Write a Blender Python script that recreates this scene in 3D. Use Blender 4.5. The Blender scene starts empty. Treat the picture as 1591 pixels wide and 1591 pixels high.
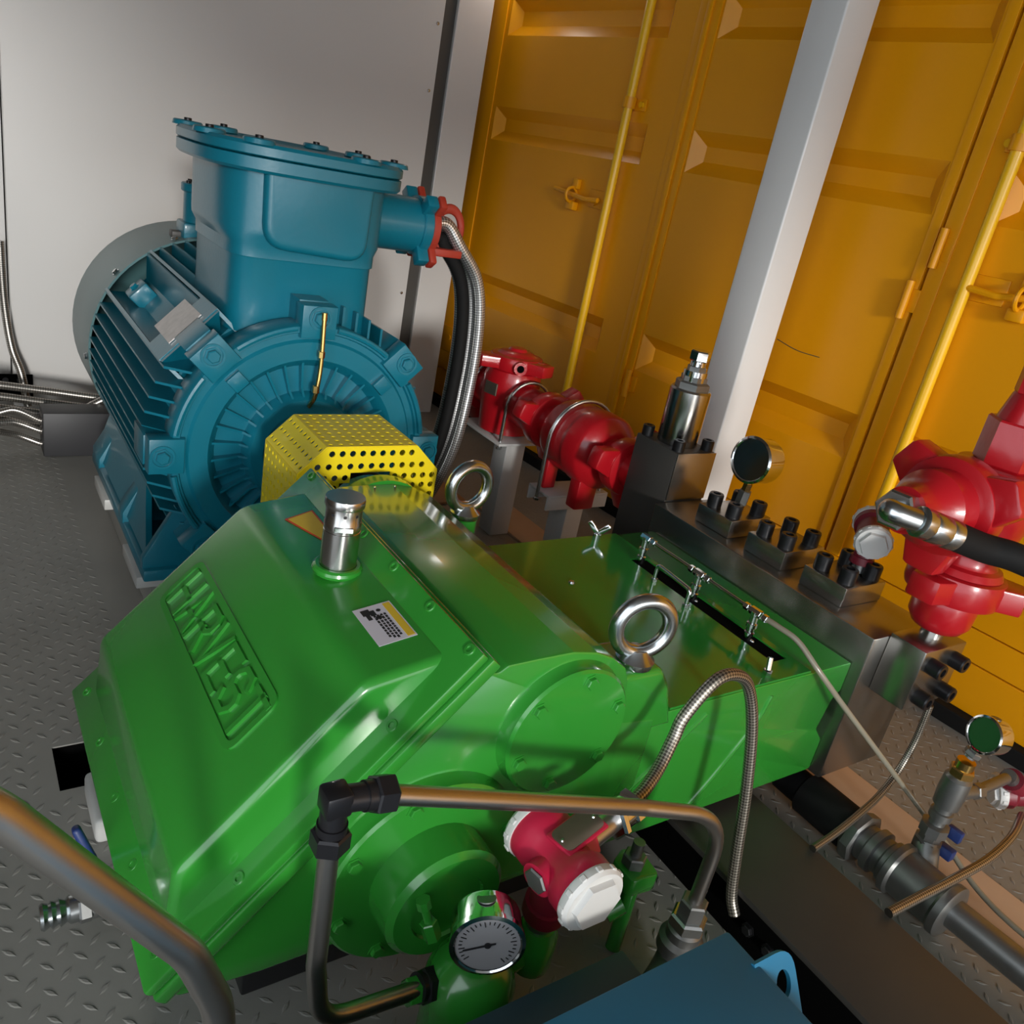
import bpy, bmesh, math, random
from mathutils import Vector, Matrix, Quaternion
random.seed(7)
V = Vector
PI = math.pi
SC = bpy.context.scene
COL = SC.collection

# ------------------------------------------------------------------ camera, world, sun, exposure
cam = bpy.data.cameras.new('camera')
cam.sensor_width = 36.0
cam.sensor_fit = 'HORIZONTAL'
cam.lens = 36.0 * 1298.09 / 1591.0
cam.clip_start = 0.02
cam_o = bpy.data.objects.new('camera', cam)
COL.objects.link(cam_o)
M_ = Matrix.Identity(4)
# rows of the calibrated rotation are right / down / forward in world space
right = V((0.82870069, -0.52780823, 0.18620861))
down = V((-0.06094431, -0.415816, -0.90740446))
fwd = V((0.55636406, 0.74061834, -0.37675391))
for i in range(3):
    M_[i][0] = right[i]
    M_[i][1] = -down[i]
    M_[i][2] = -fwd[i]
M_[0][3], M_[1][3], M_[2][3] = 0.0, 0.0, 1.15
cam_o.matrix_world = M_
SC.camera = cam_o

w = bpy.data.worlds.new('daylight')
SC.world = w
w.use_nodes = True
nt = w.node_tree
bg = nt.nodes['Background']
bg.inputs[0].default_value = (0.86, 0.93, 1.0, 1)
bg.inputs[1].default_value = 3.0

sun = bpy.data.lights.new('low_sun', 'SUN')
sun.energy = 2.5
sun.angle = math.radians(7)
sun.color = (1.0, 0.97, 0.92)
sun_o = bpy.data.objects.new('low_sun', sun)
COL.objects.link(sun_o)
sd = V((0.24, 1.0, -0.168)).normalized()
sun_o.rotation_euler = sd.to_track_quat('-Z', 'Y').to_euler()
sun_o.location = (-0.5, -5, 3)

SC.view_settings.view_transform = 'Standard'
SC.view_settings.look = 'None'
SC.view_settings.gamma = 1.0
SC.view_settings.use_curve_mapping = False
SC.view_settings.exposure = -0.30

# ------------------------------------------------------------------ materials
MATS = {}
def mat(name, col, rough=0.5, metal=0.0, coat=0.0, vary=0.06, scale=8.0, bump=0.0, bscale=120.0, spec=0.5, trans=0.0, emit=None):
    m = bpy.data.materials.new(name)
    m.use_nodes = True
    t = m.node_tree
    b = t.nodes['Principled BSDF']
    b.inputs['Roughness'].default_value = rough
    b.inputs['Metallic'].default_value = metal
    b.inputs['Coat Weight'].default_value = coat
    b.inputs['Coat Roughness'].default_value = 0.11
    b.inputs['Specular IOR Level'].default_value = spec
    b.inputs['Transmission Weight'].default_value = trans
    tc = t.nodes.new('ShaderNodeTexCoord')
    nz = t.nodes.new('ShaderNodeTexNoise')
    nz.inputs['Scale'].default_value = scale
    nz.inputs['Detail'].default_value = 5
    t.links.new(tc.outputs['Object'], nz.inputs['Vector'])
    rp = t.nodes.new('ShaderNodeMix')
    rp.data_type = 'RGBA'
    lo = [max(0, c * (1 - vary)) for c in col[:3]] + [1]
    hi = [min(1, c * (1 + vary)) for c in col[:3]] + [1]
    rp.inputs[6].default_value = lo
    rp.inputs[7].default_value = hi
    t.links.new(nz.outputs['Fac'], rp.inputs[0])
    t.links.new(rp.outputs[2], b.inputs['Base Color'])
    if bump > 0:
        n2 = t.nodes.new('ShaderNodeTexNoise')
        n2.inputs['Scale'].default_value = bscale
        n2.inputs['Detail'].default_value = 3
        t.links.new(tc.outputs['Object'], n2.inputs['Vector'])
        bp = t.nodes.new('ShaderNodeBump')
        bp.inputs['Strength'].default_value = bump
        bp.inputs['Distance'].default_value = 0.004
        t.links.new(n2.outputs['Fac'], bp.inputs['Height'])
        t.links.new(bp.outputs[0], b.inputs['Normal'])
    if emit:
        b.inputs['Emission Color'].default_value = (*emit[:3], 1)
        b.inputs['Emission Strength'].default_value = emit[3]
    MATS[name] = m
    return m

mat('green', (0.026, 0.250, 0.026), 0.26, coat=0.8, bump=0.05, bscale=30, vary=0.05)
mat('green_lid', (0.020, 0.230, 0.028), 0.10, coat=0.5, vary=0.03)
mat('teal', (0.003, 0.145, 0.210), 0.36, coat=0.2, bump=0.08, bscale=90, vary=0.08)
mat('teal_cowl', (0.070, 0.165, 0.175), 0.42, coat=0.1)
mat('teal_dark', (0.006, 0.06, 0.08), 0.5)
mat('orange', (0.80, 0.33, 0.001), 0.36, vary=0.06, scale=3, bump=0.04, bscale=25, spec=0.4)
mat('rod_yellow', (0.90, 0.50, 0.006), 0.35, coat=0.2)
mat('yellow', (0.85, 0.66, 0.010), 0.38, coat=0.2, vary=0.03)
mat('red', (0.40, 0.006, 0.012), 0.30, coat=0.35, vary=0.10, bump=0.1, bscale=60)
mat('clamp_red', (0.36, 0.035, 0.018), 0.5)
mat('pink', (0.46, 0.010, 0.045), 0.40, coat=0.15)
mat('maroon', (0.17, 0.008, 0.02), 0.45)
mat('wall_white', (0.60, 0.592, 0.58), 0.38, vary=0.03, scale=2)
mat('wall_grey', (0.30, 0.30, 0.29), 0.5, vary=0.05)
mat('post_white', (0.72, 0.715, 0.70), 0.32, coat=0.15, vary=0.03)
mat('ceiling_grey', (0.17, 0.16, 0.15), 0.6)
mat('floor_steel', (0.25, 0.246, 0.225), 0.45, metal=0.0, vary=0.22, scale=3.5, bump=0.06, bscale=60)
mat('strip_dark', (0.06, 0.057, 0.052), 0.5)
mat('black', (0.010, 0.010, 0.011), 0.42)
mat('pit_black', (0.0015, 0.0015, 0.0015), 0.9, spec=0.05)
mat('black_bolt', (0.014, 0.014, 0.016), 0.38, metal=0.4)
mat('fitting_black', (0.022, 0.022, 0.025), 0.33, metal=0.5)
mat('rubber', (0.009, 0.009, 0.009), 0.7, spec=0.15)
mat('steel', (0.50, 0.49, 0.47), 0.22, metal=1.0, vary=0.05)
mat('tube_steel', (0.46, 0.435, 0.41), 0.33, metal=1.0, vary=0.06, scale=20)
mat('block_steel', (0.36, 0.345, 0.32), 0.27, metal=0.97, vary=0.12, scale=9)
mat('chrome', (0.72, 0.74, 0.75), 0.10, metal=1.0, vary=0.03)
mat('zinc', (0.52, 0.55, 0.56), 0.24, metal=1.0, vary=0.08, scale=30)
mat('galv', (0.24, 0.245, 0.24), 0.42, metal=0.9, vary=0.2, scale=25)
mat('bronze_plate', (0.23, 0.19, 0.15), 0.4, metal=0.8, vary=0.2, scale=40)
mat('brass', (0.62, 0.42, 0.14), 0.25, metal=1.0)
mat('stand_grey', (0.52, 0.52, 0.51), 0.42)
mat('tan', (0.50, 0.345, 0.235), 0.55, vary=0.1)
mat('tan_dark', (0.34, 0.185, 0.095), 0.5, vary=0.15)
mat('beam_dark', (0.045, 0.042, 0.038), 0.50, vary=0.3, scale=5)
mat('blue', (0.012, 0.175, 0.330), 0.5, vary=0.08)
mat('blue_shaded', (0.010, 0.05, 0.068), 0.5)  # the box's blue with the shade of its lower step put into the colour
mat('handle_blue', (0.012, 0.03, 0.13), 0.45)
mat('white_plastic', (0.62, 0.62, 0.60), 0.45)
mat('label_white', (0.62, 0.60, 0.66), 0.35)
mat('label_yellow', (0.70, 0.47, 0.03), 0.35)
mat('label_red', (0.55, 0.05, 0.02), 0.4)
mat('ink', (0.012, 0.012, 0.014), 0.5)
mat('ink_orange', (0.75, 0.42, 0.02), 0.4)
mat('dial_grey', (0.27, 0.27, 0.28), 0.5)
mat('dial_dark', (0.012, 0.016, 0.014), 0.12, coat=0.6)
mat('dial_green_reflection', (0.012, 0.08, 0.02), 0.35, coat=0.1)  # green reflected in the gauge glass, put into the dial colour
mat('plate_silver', (0.42, 0.40, 0.39), 0.35, metal=0.5, vary=0.25, scale=60)
mat('grey_box', (0.48, 0.48, 0.46), 0.4)
mat('duct', (0.028, 0.028, 0.031), 0.5)
mat('clear_hose', (0.24, 0.22, 0.165), 0.25, coat=0.3)
mat('lamp_white', (0.8, 0.8, 0.78), 0.4, emit=(1.0, 0.97, 0.92, 15.0))

def braid_mat(name, c1, c2, rough=0.3, n=1.0):
    m = bpy.data.materials.new(name)
    m.use_nodes = True
    t = m.node_tree
    b = t.nodes['Principled BSDF']
    b.inputs['Metallic'].default_value = 0.9
    b.inputs['Roughness'].default_value = rough
    uv = t.nodes.new('ShaderNodeTexCoord')
    mp = t.nodes.new('ShaderNodeMapping')
    mp.inputs['Rotation'].default_value = (0, 0, PI / 4)
    mp.inputs['Scale'].default_value = (n, n, 1)
    ck = t.nodes.new('ShaderNodeTexChecker')
    ck.inputs['Scale'].default_value = 1.0
    ck.inputs['Color1'].default_value = (*c1, 1)
    ck.inputs['Color2'].default_value = (*c2, 1)
    t.links.new(uv.outputs['UV'], mp.inputs['Vector'])
    t.links.new(mp.outputs[0], ck.inputs['Vector'])
    t.links.new(ck.outputs['Color'], b.inputs['Base Color'])
    bp = t.nodes.new('ShaderNodeBump')
    bp.inputs['Strength'].default_value = 0.5
    bp.inputs['Distance'].default_value = 0.002
    t.links.new(ck.outputs['Fac'], bp.inputs['Height'])
    t.links.new(bp.outputs[0], b.inputs['Normal'])
    MATS[name] = m
braid_mat('braid', (0.86, 0.86, 0.86), (0.30, 0.30, 0.30), 0.34)
braid_mat('braid_dull', (0.45, 0.42, 0.36), (0.11, 0.10, 0.085), 0.38)
braid_mat('cable_sheath', (0.50, 0.47, 0.43), (0.20, 0.19, 0.175), 0.3)

# ------------------------------------------------------------------ mesh helpers
ROOT = {}
def fin(bm, smooth=35):
    me = bpy.data.meshes.new('m')
    bmesh.ops.recalc_face_normals(bm, faces=bm.faces)
    bm.to_mesh(me)
    bm.free()
    if smooth:
        for p in me.polygons:
            p.use_smooth = True
        me.set_sharp_from_angle(angle=math.radians(smooth))
    return me

def root_of(o):
    while o.parent:
        o = o.parent
    return o

def obj(name, bm, m, parent=None, smooth=35):
    """one mesh object; geometry arrives in world coordinates"""
    me = bm if isinstance(bm, bpy.types.Mesh) else fin(bm, smooth)
    me.name = name
    me.materials.clear()
    me.materials.append(MATS[m])
    o = bpy.data.objects.new(name, me)
    COL.objects.link(o)
    if parent is not None:
        r = root_of(parent)
        me.transform(Matrix.Translation(-r.location))
        o.parent = parent
    else:
        cs = [v.co for v in me.vertices]
        c = V(((min(v.x for v in cs) + max(v.x for v in cs)) / 2, (min(v.y for v in cs) + max(v.y for v in cs)) / 2, min(v.z for v in cs)))
        me.transform(Matrix.Translation(-c))
        o.location = c
    return o

def inst(src_mesh, name, M, parent):
    """a part that shares mesh data, placed by world matrix M"""
    o = bpy.data.objects.new(name, src_mesh)
    COL.objects.link(o)
    o.parent = parent
    o.matrix_local = Matrix.Translation(-root_of(parent).location) @ M
    return o

def thing(name, label, cat, loc, group=None):
    o = bpy.data.objects.new(name, None)
    o.empty_display_size = 0.05
    COL.objects.link(o)
    o.location = loc
    o['label'] = label
    o['category'] = cat
    if group:
        o['group'] = group
    return o

def tag(o, label, cat, group=None):
    o['label'] = label
    o['category'] = cat
    if group:
        o['group'] = group
    return o

def struct(name, bm, m, smooth=35):
    o = obj(name, bm, m, None, smooth)
    o['kind'] = 'structure'
    return o

def B():
    return bmesh.new()

def frame(axis):
    z = V(axis).normalized()
    a = V((0, 0, 1)) if abs(z.z) < 0.9 else V((1, 0, 0))
    x = a.cross(z).normalized()
    y = z.cross(x)
    return x, y, z

def mtx(p, axis, roll=0.0):
    x, y, z = frame(axis)
    M = Matrix.Identity(4)
    for i in range(3):
        M[i][0], M[i][1], M[i][2], M[i][3] = x[i], y[i], z[i], p[i]
    return M @ Matrix.Rotation(roll, 4, 'Z')

def box(bm, lo, hi, bev=0.0, seg=2, M=None):
    c = [(lo[i] + hi[i]) / 2 for i in range(3)]
    s = [abs(hi[i] - lo[i]) for i in range(3)]
    g = bmesh.ops.create_cube(bm, size=1.0)
    vs = g['verts']
    bmesh.ops.scale(bm, vec=s, verts=vs)
    bmesh.ops.translate(bm, vec=c, verts=vs)
    if bev > 0:
        es = list({e for v in vs for e in v.link_edges})
        r = bmesh.ops.bevel(bm, geom=es, offset=min(bev, min(s) * 0.45), segments=seg, affect='EDGES', profile=0.5)
        vs = list({v for f in r['faces'] for v in f.verts} | {v for v in vs if v.is_valid})
    if M is not None:
        bmesh.ops.transform(bm, matrix=M, verts=[v for v in vs if v.is_valid])
    return bm

def lathe(bm, prof, M, n=32, cap=True):
    """prof: list of (r, z) revolved about local z, placed by M"""
    rings = []
    for r, z in prof:
        if r < 1e-6:
            rings.append([bm.verts.new(M @ V((0, 0, z)))])
        else:
            rings.append([bm.verts.new(M @ V((r * math.cos(2 * PI * k / n), r * math.sin(2 * PI * k / n), z))) for k in range(n)])
    for a, b in zip(rings, rings[1:]):
        for k in range(n):
            k2 = (k + 1) % n
            if len(a) == 1 and len(b) == 1:
                continue
            if len(a) == 1:
                bm.faces.new((a[0], b[k], b[k2]))
            elif len(b) == 1:
                bm.faces.new((a[k], a[k2], b[0]))
            else:
                bm.faces.new((a[k], a[k2], b[k2], b[k]))
    if cap:
        for rg in (rings[0], rings[-1]):
            if len(rg) > 2:
                bm.faces.new(rg)
    return bm

def cyl(bm, p0, p1, r, n=24, r2=None, bev=0.0):
    p0, p1 = V(p0), V(p1)
    L = (p1 - p0).length
    r2 = r if r2 is None else r2
    pr = [(r, 0), (r2, L)]
    if bev > 0:
        pr = [(r - bev, 0), (r, bev), (r2, L - bev), (r2 - bev, L)]
    return lathe(bm, pr, mtx(p0, p1 - p0), n)

def hexa(bm, p0, p1, r, bev=0.12, roll=0.0):
    """hex prism with slightly chamfered ends"""
    p0, p1 = V(p0), V(p1)
    L = (p1 - p0).length
    c = r * bev
    return lathe(bm, [(r - c, 0), (r, c), (r, L - c), (r - c, L)], mtx(p0, p1 - p0, roll), 6)

def smooth_path(pts, rad, seg=7):
    """polyline with filleted corners"""
    pts = [V(p) for p in pts]
    out = [pts[0]]
    for i in range(1, len(pts) - 1):
        a, b, c = pts[i - 1], pts[i], pts[i + 1]
        u, v = (a - b).normalized(), (c - b).normalized()
        ang = u.angle(v)
        if ang > PI - 0.02:
            out.append(b)
            continue
        t = min(rad / math.tan(ang / 2), (a - b).length * 0.48, (c - b).length * 0.48)
        p, q = b + u * t, b + v * t
        for k in range(seg + 1):
            s = k / seg
            out.append(p * (1 - s) ** 2 + b * 2 * s * (1 - s) + q * s * s)
    out.append(pts[-1])
    return out

def spline(pts, n=10):
    """Catmull-Rom through the points"""
    P = [V(p) for p in pts]
    P = [P[0] * 2 - P[1]] + P + [P[-1] * 2 - P[-2]]
    out = []
    for i in range(1, len(P) - 2):
        for k in range(n):
            t = k / n
            a, b, c, d = P[i - 1], P[i], P[i + 1], P[i + 2]
            out.append(0.5 * ((2 * b) + (c - a) * t + (2 * a - 5 * b + 4 * c - d) * t * t + (3 * b - a - 3 * c + d) * t ** 3))
    out.append(P[-2])
    return out

def tube(bm, path, r, n=16, uvn=None):
    """sweep with parallel transport; uvn = checks round the hose"""
    path = [V(p) for p in path]
    uv = bm.loops.layers.uv.verify()
    t0 = (path[1] - path[0]).normalized()
    x, y, _ = frame(t0)
    rings = []
    dist = [0.0]
    prev = t0
    for i, p in enumerate(path):
        if i == 0:
            t = t0
        elif i == len(path) - 1:
            t = (path[i] - path[i - 1]).normalized()
        else:
            t = ((path[i + 1] - p).normalized() + (p - path[i - 1]).normalized()).normalized()
        q = prev.rotation_difference(t)
        x = q @ x
        x = (x - t * x.dot(t)).normalized()
        y = t.cross(x)
        prev = t
        if i:
            dist.append(dist[-1] + (p - path[i - 1]).length)
        rings.append([bm.verts.new(p + (x * math.cos(2 * PI * k / n) + y * math.sin(2 * PI * k / n)) * r) for k in range(n)])
    m = uvn or 10
    k_u = m / (2 * PI * r)
    for i in range(len(rings) - 1):
        a, b = rings[i], rings[i + 1]
        for k in range(n):
            k2 = (k + 1) % n
            f = bm.faces.new((a[k], a[k2], b[k2], b[k]))
            for lp, (uu, vv) in zip(f.loops, ((dist[i], k), (dist[i], k + 1), (dist[i + 1], k + 1), (dist[i + 1], k))):
                lp[uv].uv = (uu * k_u, vv / n * m)
    bm.faces.new(rings[0])
    bm.faces.new(rings[-1])
    return bm

def torus(bm, M, R, r, n=40, m=14, a0=0.0, a1=2 * PI):
    full = abs(a1 - a0 - 2 * PI) < 1e-6
    cnt = n if full else n + 1
    rings = []
    for i in range(cnt):
        a = a0 + (a1 - a0) * i / n
        rings.append([bm.verts.new(M @ V(((R + r * math.cos(2 * PI * k / m)) * math.cos(a), (R + r * math.cos(2 * PI * k / m)) * math.sin(a), r * math.sin(2 * PI * k / m)))) for k in range(m)])
    for i in range(cnt if full else cnt - 1):
        A, Bq = rings[i], rings[(i + 1) % cnt]
        for k in range(m):
            k2 = (k + 1) % m
            bm.faces.new((A[k], A[k2], Bq[k2], Bq[k]))
    if not full:
        bm.faces.new(rings[0])
        bm.faces.new(rings[-1])
    return bm

def prism(bm, poly, M, d0, d1, bev=0.0, seg=2):
    """closed polygon (local x,y) extruded along local z from d0 to d1; bev rounds both end outlines"""
    a = [bm.verts.new(M @ V((x, y, d0))) for x, y in poly]
    b = [bm.verts.new(M @ V((x, y, d1))) for x, y in poly]
    n = len(poly)
    f1 = bm.faces.new(a)
    f2 = bm.faces.new(list(reversed(b)))
    for k in range(n):
        bm.faces.new((a[k], b[k], b[(k + 1) % n], a[(k + 1) % n]))
    bmesh.ops.recalc_face_normals(bm, faces=bm.faces)
    if bev > 0:
        es = list(f1.edges) + list(f2.edges)
        bmesh.ops.bevel(bm, geom=es, offset=bev, segments=seg, affect='EDGES', profile=0.5)
    return bm

def xz(y=0.0):
    """matrix: local x,y,z -> world x, z, y (so a prism profile is in the XZ plane, extruded along +Y)"""
    return Matrix(((1, 0, 0, 0), (0, 0, 1, y), (0, 1, 0, 0), (0, 0, 0, 1)))

def round_poly(poly, rad, seg=4):
    """fillet the corners of a closed polygon; rad may be a list"""
    n = len(poly)
    out = []
    for i in range(n):
        a, b, c = V(poly[i - 1]), V(poly[i]), V(poly[(i + 1) % n])
        r = rad[i] if isinstance(rad, (list, tuple)) else rad
        if r <= 0:
            out.append((b.x, b.y))
            continue
        u, v = (a - b).normalized(), (c - b).normalized()
        ang = u.angle(v)
        t = min(r / math.tan(ang / 2), (a - b).length * 0.49, (c - b).length * 0.49)
        p, q = b + u * t, b + v * t
        for k in range(seg + 1):
            s = k / seg
            z = p * (1 - s) ** 2 + b * 2 * s * (1 - s) + q * s * s
            out.append((z.x, z.y))
    return out

def mesh_of(fn, smooth=35):
    bm = B()
    fn(bm)
    return fin(bm, smooth)

def put_mat(me, m):
    me.materials.clear()
    me.materials.append(MATS[m])
    return me

# shared fastener meshes (local z = outward axis, base at z=0)
def _cap(bm):   # socket head cap screw
    r, h = 1.0, 1.25
    lathe(bm, [(r, 0), (r, h * 0.9), (r * 0.9, h), (r * 0.52, h), (r * 0.50, h * 0.45), (0, h * 0.45)], Matrix.Identity(4), 18)
CAPSCREW = mesh_of(_cap)
put_mat(CAPSCREW, 'black_bolt')
def _hexb(bm):
    lathe(bm, [(1.35, 0), (1.35, 0.14), (1.0, 0.14), (1.0, 0.66), (0.86, 0.78), (0, 0.78)], Matrix.Identity(4), 6)
HEX_G = put_mat(mesh_of(_hexb), 'green')
HEX_T = put_mat(mesh_of(_hexb), 'teal')
HEX_Z = put_mat(mesh_of(_hexb), 'zinc')
CAP_G = put_mat(mesh_of(_cap), 'green')

def bolt(mesh, name, p, axis, s, parent, roll=0.0, tall=1.0):
    return inst(mesh, name, mtx(V(p), axis, roll) @ Matrix.Scale(s, 4) @ Matrix.Scale(tall, 4, V((0, 0, 1))), parent)

# ================================================================== THE SETTING
bm = B()
hx0, hx1, hy0, hy1 = 0.129, 0.252, 1.307, 1.430
FX0, FX1, FY0, FY1 = -1.1, 2.75, -4.6, 3.60
for lo, hi in (((FX0, FY0), (hx0, FY1)), ((hx1, FY0), (FX1, FY1)), ((hx0, FY0), (hx1, hy0)), ((hx0, hy1), (hx1, FY1))):
    box(bm, (lo[0], lo[1], -0.003), (hi[0], hi[1], 0.0))
floor = struct('floor', bm, 'floor_steel', 0)
bm = B()
for a, b in (((hx0 - .01, hy0 - .01, -0.26), (hx1 + .01, hy1 + .01, -0.25)), ((hx0 - .012, hy0 - .01, -.25), (hx0 - .002, hy1 + .01, -.0031)), ((hx1 + .002, hy0 - .01, -.25), (hx1 + .012, hy1 + .01, -.0031)),
             ((hx0, hy0 - .012, -.25), (hx1, hy0 - .002, -.0031)), ((hx0, hy1 + .002, -.25), (hx1, hy1 + .012, -.0031))):
    box(bm, a, b)
obj('floor_pit', bm, 'pit_black', floor, 0)
# raised tread lozenges of the chequer plate
bm = B()
def lozenge(x, y, ang, L, W, h):
    c, s = math.cos(ang), math.sin(ang)
    base = [(L / 2, 0), (L * 0.15, W / 2), (-L * 0.15, W / 2), (-L / 2, 0), (-L * 0.15, -W / 2), (L * 0.15, -W / 2)]
    lo = [bm.verts.new((x + c * a - s * b, y + s * a + c * b, 0.0002)) for a, b in base]
    hi = [bm.verts.new((x + (c * a - s * b) * 0.55, y + (s * a + c * b) * 0.55, h)) for a, b in base]
    bm.faces.new(hi)
    for k in range(6):
        bm.faces.new((lo[k], lo[(k + 1) % 6], hi[(k + 1) % 6], hi[k]))
nx = int((2.2 + 0.4) / 0.0215)
for i in range(nx):
    for j in range(int(3.4 / 0.0215)):
        if (i + j) % 2:
            continue
        x, y = -0.4 + i * 0.0215, 0.05 + j * 0.0215
        if hx0 - .015 < x < hx1 + .015 and hy0 - .015 < y < hy1 + .015:
            continue
        if 0.30 < x < 1.05 and 0.80 < y < 3.0 or 1.55 < x < 1.72 and y < 2.4:
            continue
        lozenge(x, y, PI / 4 if i % 2 else -PI / 4, 0.025, 0.0070, 0.0010)
tr = obj('tread_pattern', bm, 'floor_steel', floor, 0)
tr['kind'] = 'stuff'

WY = 3.38
bm = B(); box(bm, (0.216, WY, 0.0), (1.722, WY + .05, 2.35)); wall_back = struct('wall_back', bm, 'wall_white', 0)
bm = B(); box(bm, (-1.1, WY + .12, 0.0), (0.216, WY + .17, 2.35)); struct('wall_recess', bm, 'wall_white', 0)
bm = B(); box(bm, (1.722, WY + .012, 0.0), (1.778, WY + .05, 2.35)); struct('trim_1', bm, 'strip_dark', 0)
bm = B(); box(bm, (1.778, WY - .004, 0.0), (1.936, WY + .05, 2.35), 0.004); struct('trim_2', bm, 'wall_white', 0)
bm = B(); box(bm, (-1.15, 0.5, 0.0), (-1.1, 3.6, 2.35)); struct('wall_left', bm, 'wall_grey', 0)
bm = B(); box(bm, (-1.15, -4.6, 2.35), (2.8, 3.6, 2.40)); struct('ceiling', bm, 'ceiling_grey', 0)
bm = B(); box(bm, (-1.15, -4.65, 2.17), (2.8, -4.6, 2.40)); struct('wall_front', bm, 'wall_white', 0)
bm = B(); box(bm, (-1.15, 3.60, 0.0), (2.5, 3.65, 2.40)); struct('wall_light_stop', bm, 'wall_grey', 0)  # added behind the back wall to stop outside light leaking through the gaps
# rivet heads down the white wall edge
for z in (0.55, 0.95, 1.36, 1.60):
    bm = B(); lathe(bm, [(0.007, 0), (0.006, 0.003), (0, 0.004)], mtx(V((1.70, WY, z)), (0, -1, 0)), 12)
    obj('rivet', bm, 'zinc', wall_back)
bm = B()
box(bm, (0.150, WY - .01, 0.035), (0.276, WY - .002, 0.135), 0.001)
bmesh.ops.delete(bm, geom=[], context='VERTS')
cp = obj('dark_opening_sheet', bm, 'pit_black', wall_back)  # flat black sheet standing in for the dark of a wall opening
for dx in (0.19, 0.235):
    bm = B(); lathe(bm, [(0.010, 0), (0.010, 0.006), (0, 0.006)], mtx(V((dx, WY - .01, 0.115)), (0, -1, 0)), 12)
    obj('gland', bm, 'fitting_black', cp)

# ---- orange container doors: a plane turned 3.6 degrees from the pump axis
DA = 0.06336
dN = V((-math.cos(DA), -math.sin(DA), 0))     # faces the room
dU = V((-math.sin(DA), math.cos(DA), 0))
DO = V((math.cos(DA), math.sin(DA), 0)) * 2.25
def D(u, z, h=0.0):
    p = DO + dU * u + dN * h
    return V((p.x, p.y, z))
def U(y):
    return 1.002 * y - 0.1427
DM = Matrix(((dU.x, 0, dN.x, DO.x), (dU.y, 0, dN.y, DO.y), (0, 1, 0, 0), (0, 0, 0, 1)))   # local (u, z, h)

def door_panel(u0, u1, z0, z1, du0, du1, dents, depth=0.036):
    bm = B()
    def q(*pts):
        bm.faces.new([bm.verts.new(D(*p)) for p in pts])
    zs = z0
    for za, zb in dents:
        q((u0, zs, 0), (u1, zs, 0), (u1, za, 0), (u0, za, 0))
        q((u0, za, 0), (du0, za, 0), (du0, zb, 0), (u0, zb, 0))
        q((du1, za, 0), (u1, za, 0), (u1, zb, 0), (du1, zb, 0))
        ia, ib, ja, jb = du0 + .04, du1 - .04, za + .042, zb - .042
        q((du0, za, 0), (du1, za, 0), (ib, ja, -depth), (ia, ja, -depth))
        q((ia, jb, -depth), (ib, jb, -depth), (du1, zb, 0), (du0, zb, 0))
        q((du0, za, 0), (ia, ja, -depth), (ia, jb, -depth), (du0, zb, 0))
        q((du1, zb, 0), (ib, jb, -depth), (ib, ja, -depth), (du1, za, 0))
        q((ia, ja, -depth), (ib, ja, -depth), (ib, jb, -depth), (ia, jb, -depth))
        zs = zb
    q((u0, zs, 0), (u1, zs, 0), (u1, z1, 0), (u0, z1, 0))
    # edges and back
    q((u0, z0, 0), (u0, z1, 0), (u0, z1, -.06), (u0, z0, -.06))
    q((u1, z0, -.06), (u1, z1, -.06), (u1, z1, 0), (u1, z0, 0))
    q((u0, z0, 0), (u0, z0, -.06), (u1, z0, -.06), (u1, z0, 0))
    q((u0, z0, -.06), (u0, z1, -.06), (u1, z1, -.06), (u1, z0, -.06))
    bmesh.ops.remove_doubles(bm, verts=bm.verts, dist=1e-5)
    return bm

DENTS = [(0.553, 0.686), (1.236, 1.368), (1.636, 1.772)]
DZ0, DZ1 = 0.278, 2.33
uA, uB, uC, uD = U(3.62), U(2.302), U(1.318), U(-4.6)
def dbox(bm, u0, u1, z0, z1, h0, h1, bev=0.0):
    box(bm, (u0, z0, h0), (u1, z1, h1), bev, 2, DM)

door1 = struct('door_1', door_panel(uB + .004, uA, DZ0, DZ1, U(2.47), U(3.405), DENTS), 'orange', 0)
door2 = struct('door_2', door_panel(uC + .004, uB - .004, DZ0, DZ1, U(1.36), U(2.25), DENTS), 'orange', 0)
door3 = struct('door_3', door_panel(U(0.30), uC - .004, DZ0, DZ1, U(0.42), U(1.205), DENTS), 'orange', 0)
door4 = struct('door_4', door_panel(U(-4.6), U(0.292), DZ0, DZ1, U(-4.4), U(0.20), DENTS), 'orange', 0)
# edge frames and overlap strips
for par, ul, ur in ((door1, U(3.43), U(3.60)), (door1, uB + .004, uB + .05), (door2, uB - .045, uB - .004), (door2, uC + .004, uC + .034), (door3, uC - .05, uC - .006)):
    bm = B(); dbox(bm, ul, ur, DZ0, DZ1, 0.0, 0.006, 0.002); obj('edge_strip', bm, 'orange', par)
bm = B(); dbox(bm, uB - .012, uB + .012, DZ0, DZ1, 0.004, 0.016, 0.005); obj('cover_bead', bm, 'orange', door1)
# dark seams are real gaps; a backing sheet stands behind them
bm = B(); dbox(bm, uD, uA, 0.0, DZ1, -.09, -.07); struct('wall_right', bm, 'tan_dark', 0)
bm = B(); dbox(bm, uD, uA, 0.185, DZ0 - .006, -.05, -.004, 0.003); struct('trim_3', bm, 'orange', 0)
bm = B(); dbox(bm, uD, uA, 0.045, 0.178, -.05, -.014, 0.004); struct('trim_4', bm, 'orange', 0)
bm = B(); dbox(bm, uD, uA, 0.0, 0.045, -.06, 0.02, 0.004); struct('trim_5', bm, 'rubber', 0)

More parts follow.
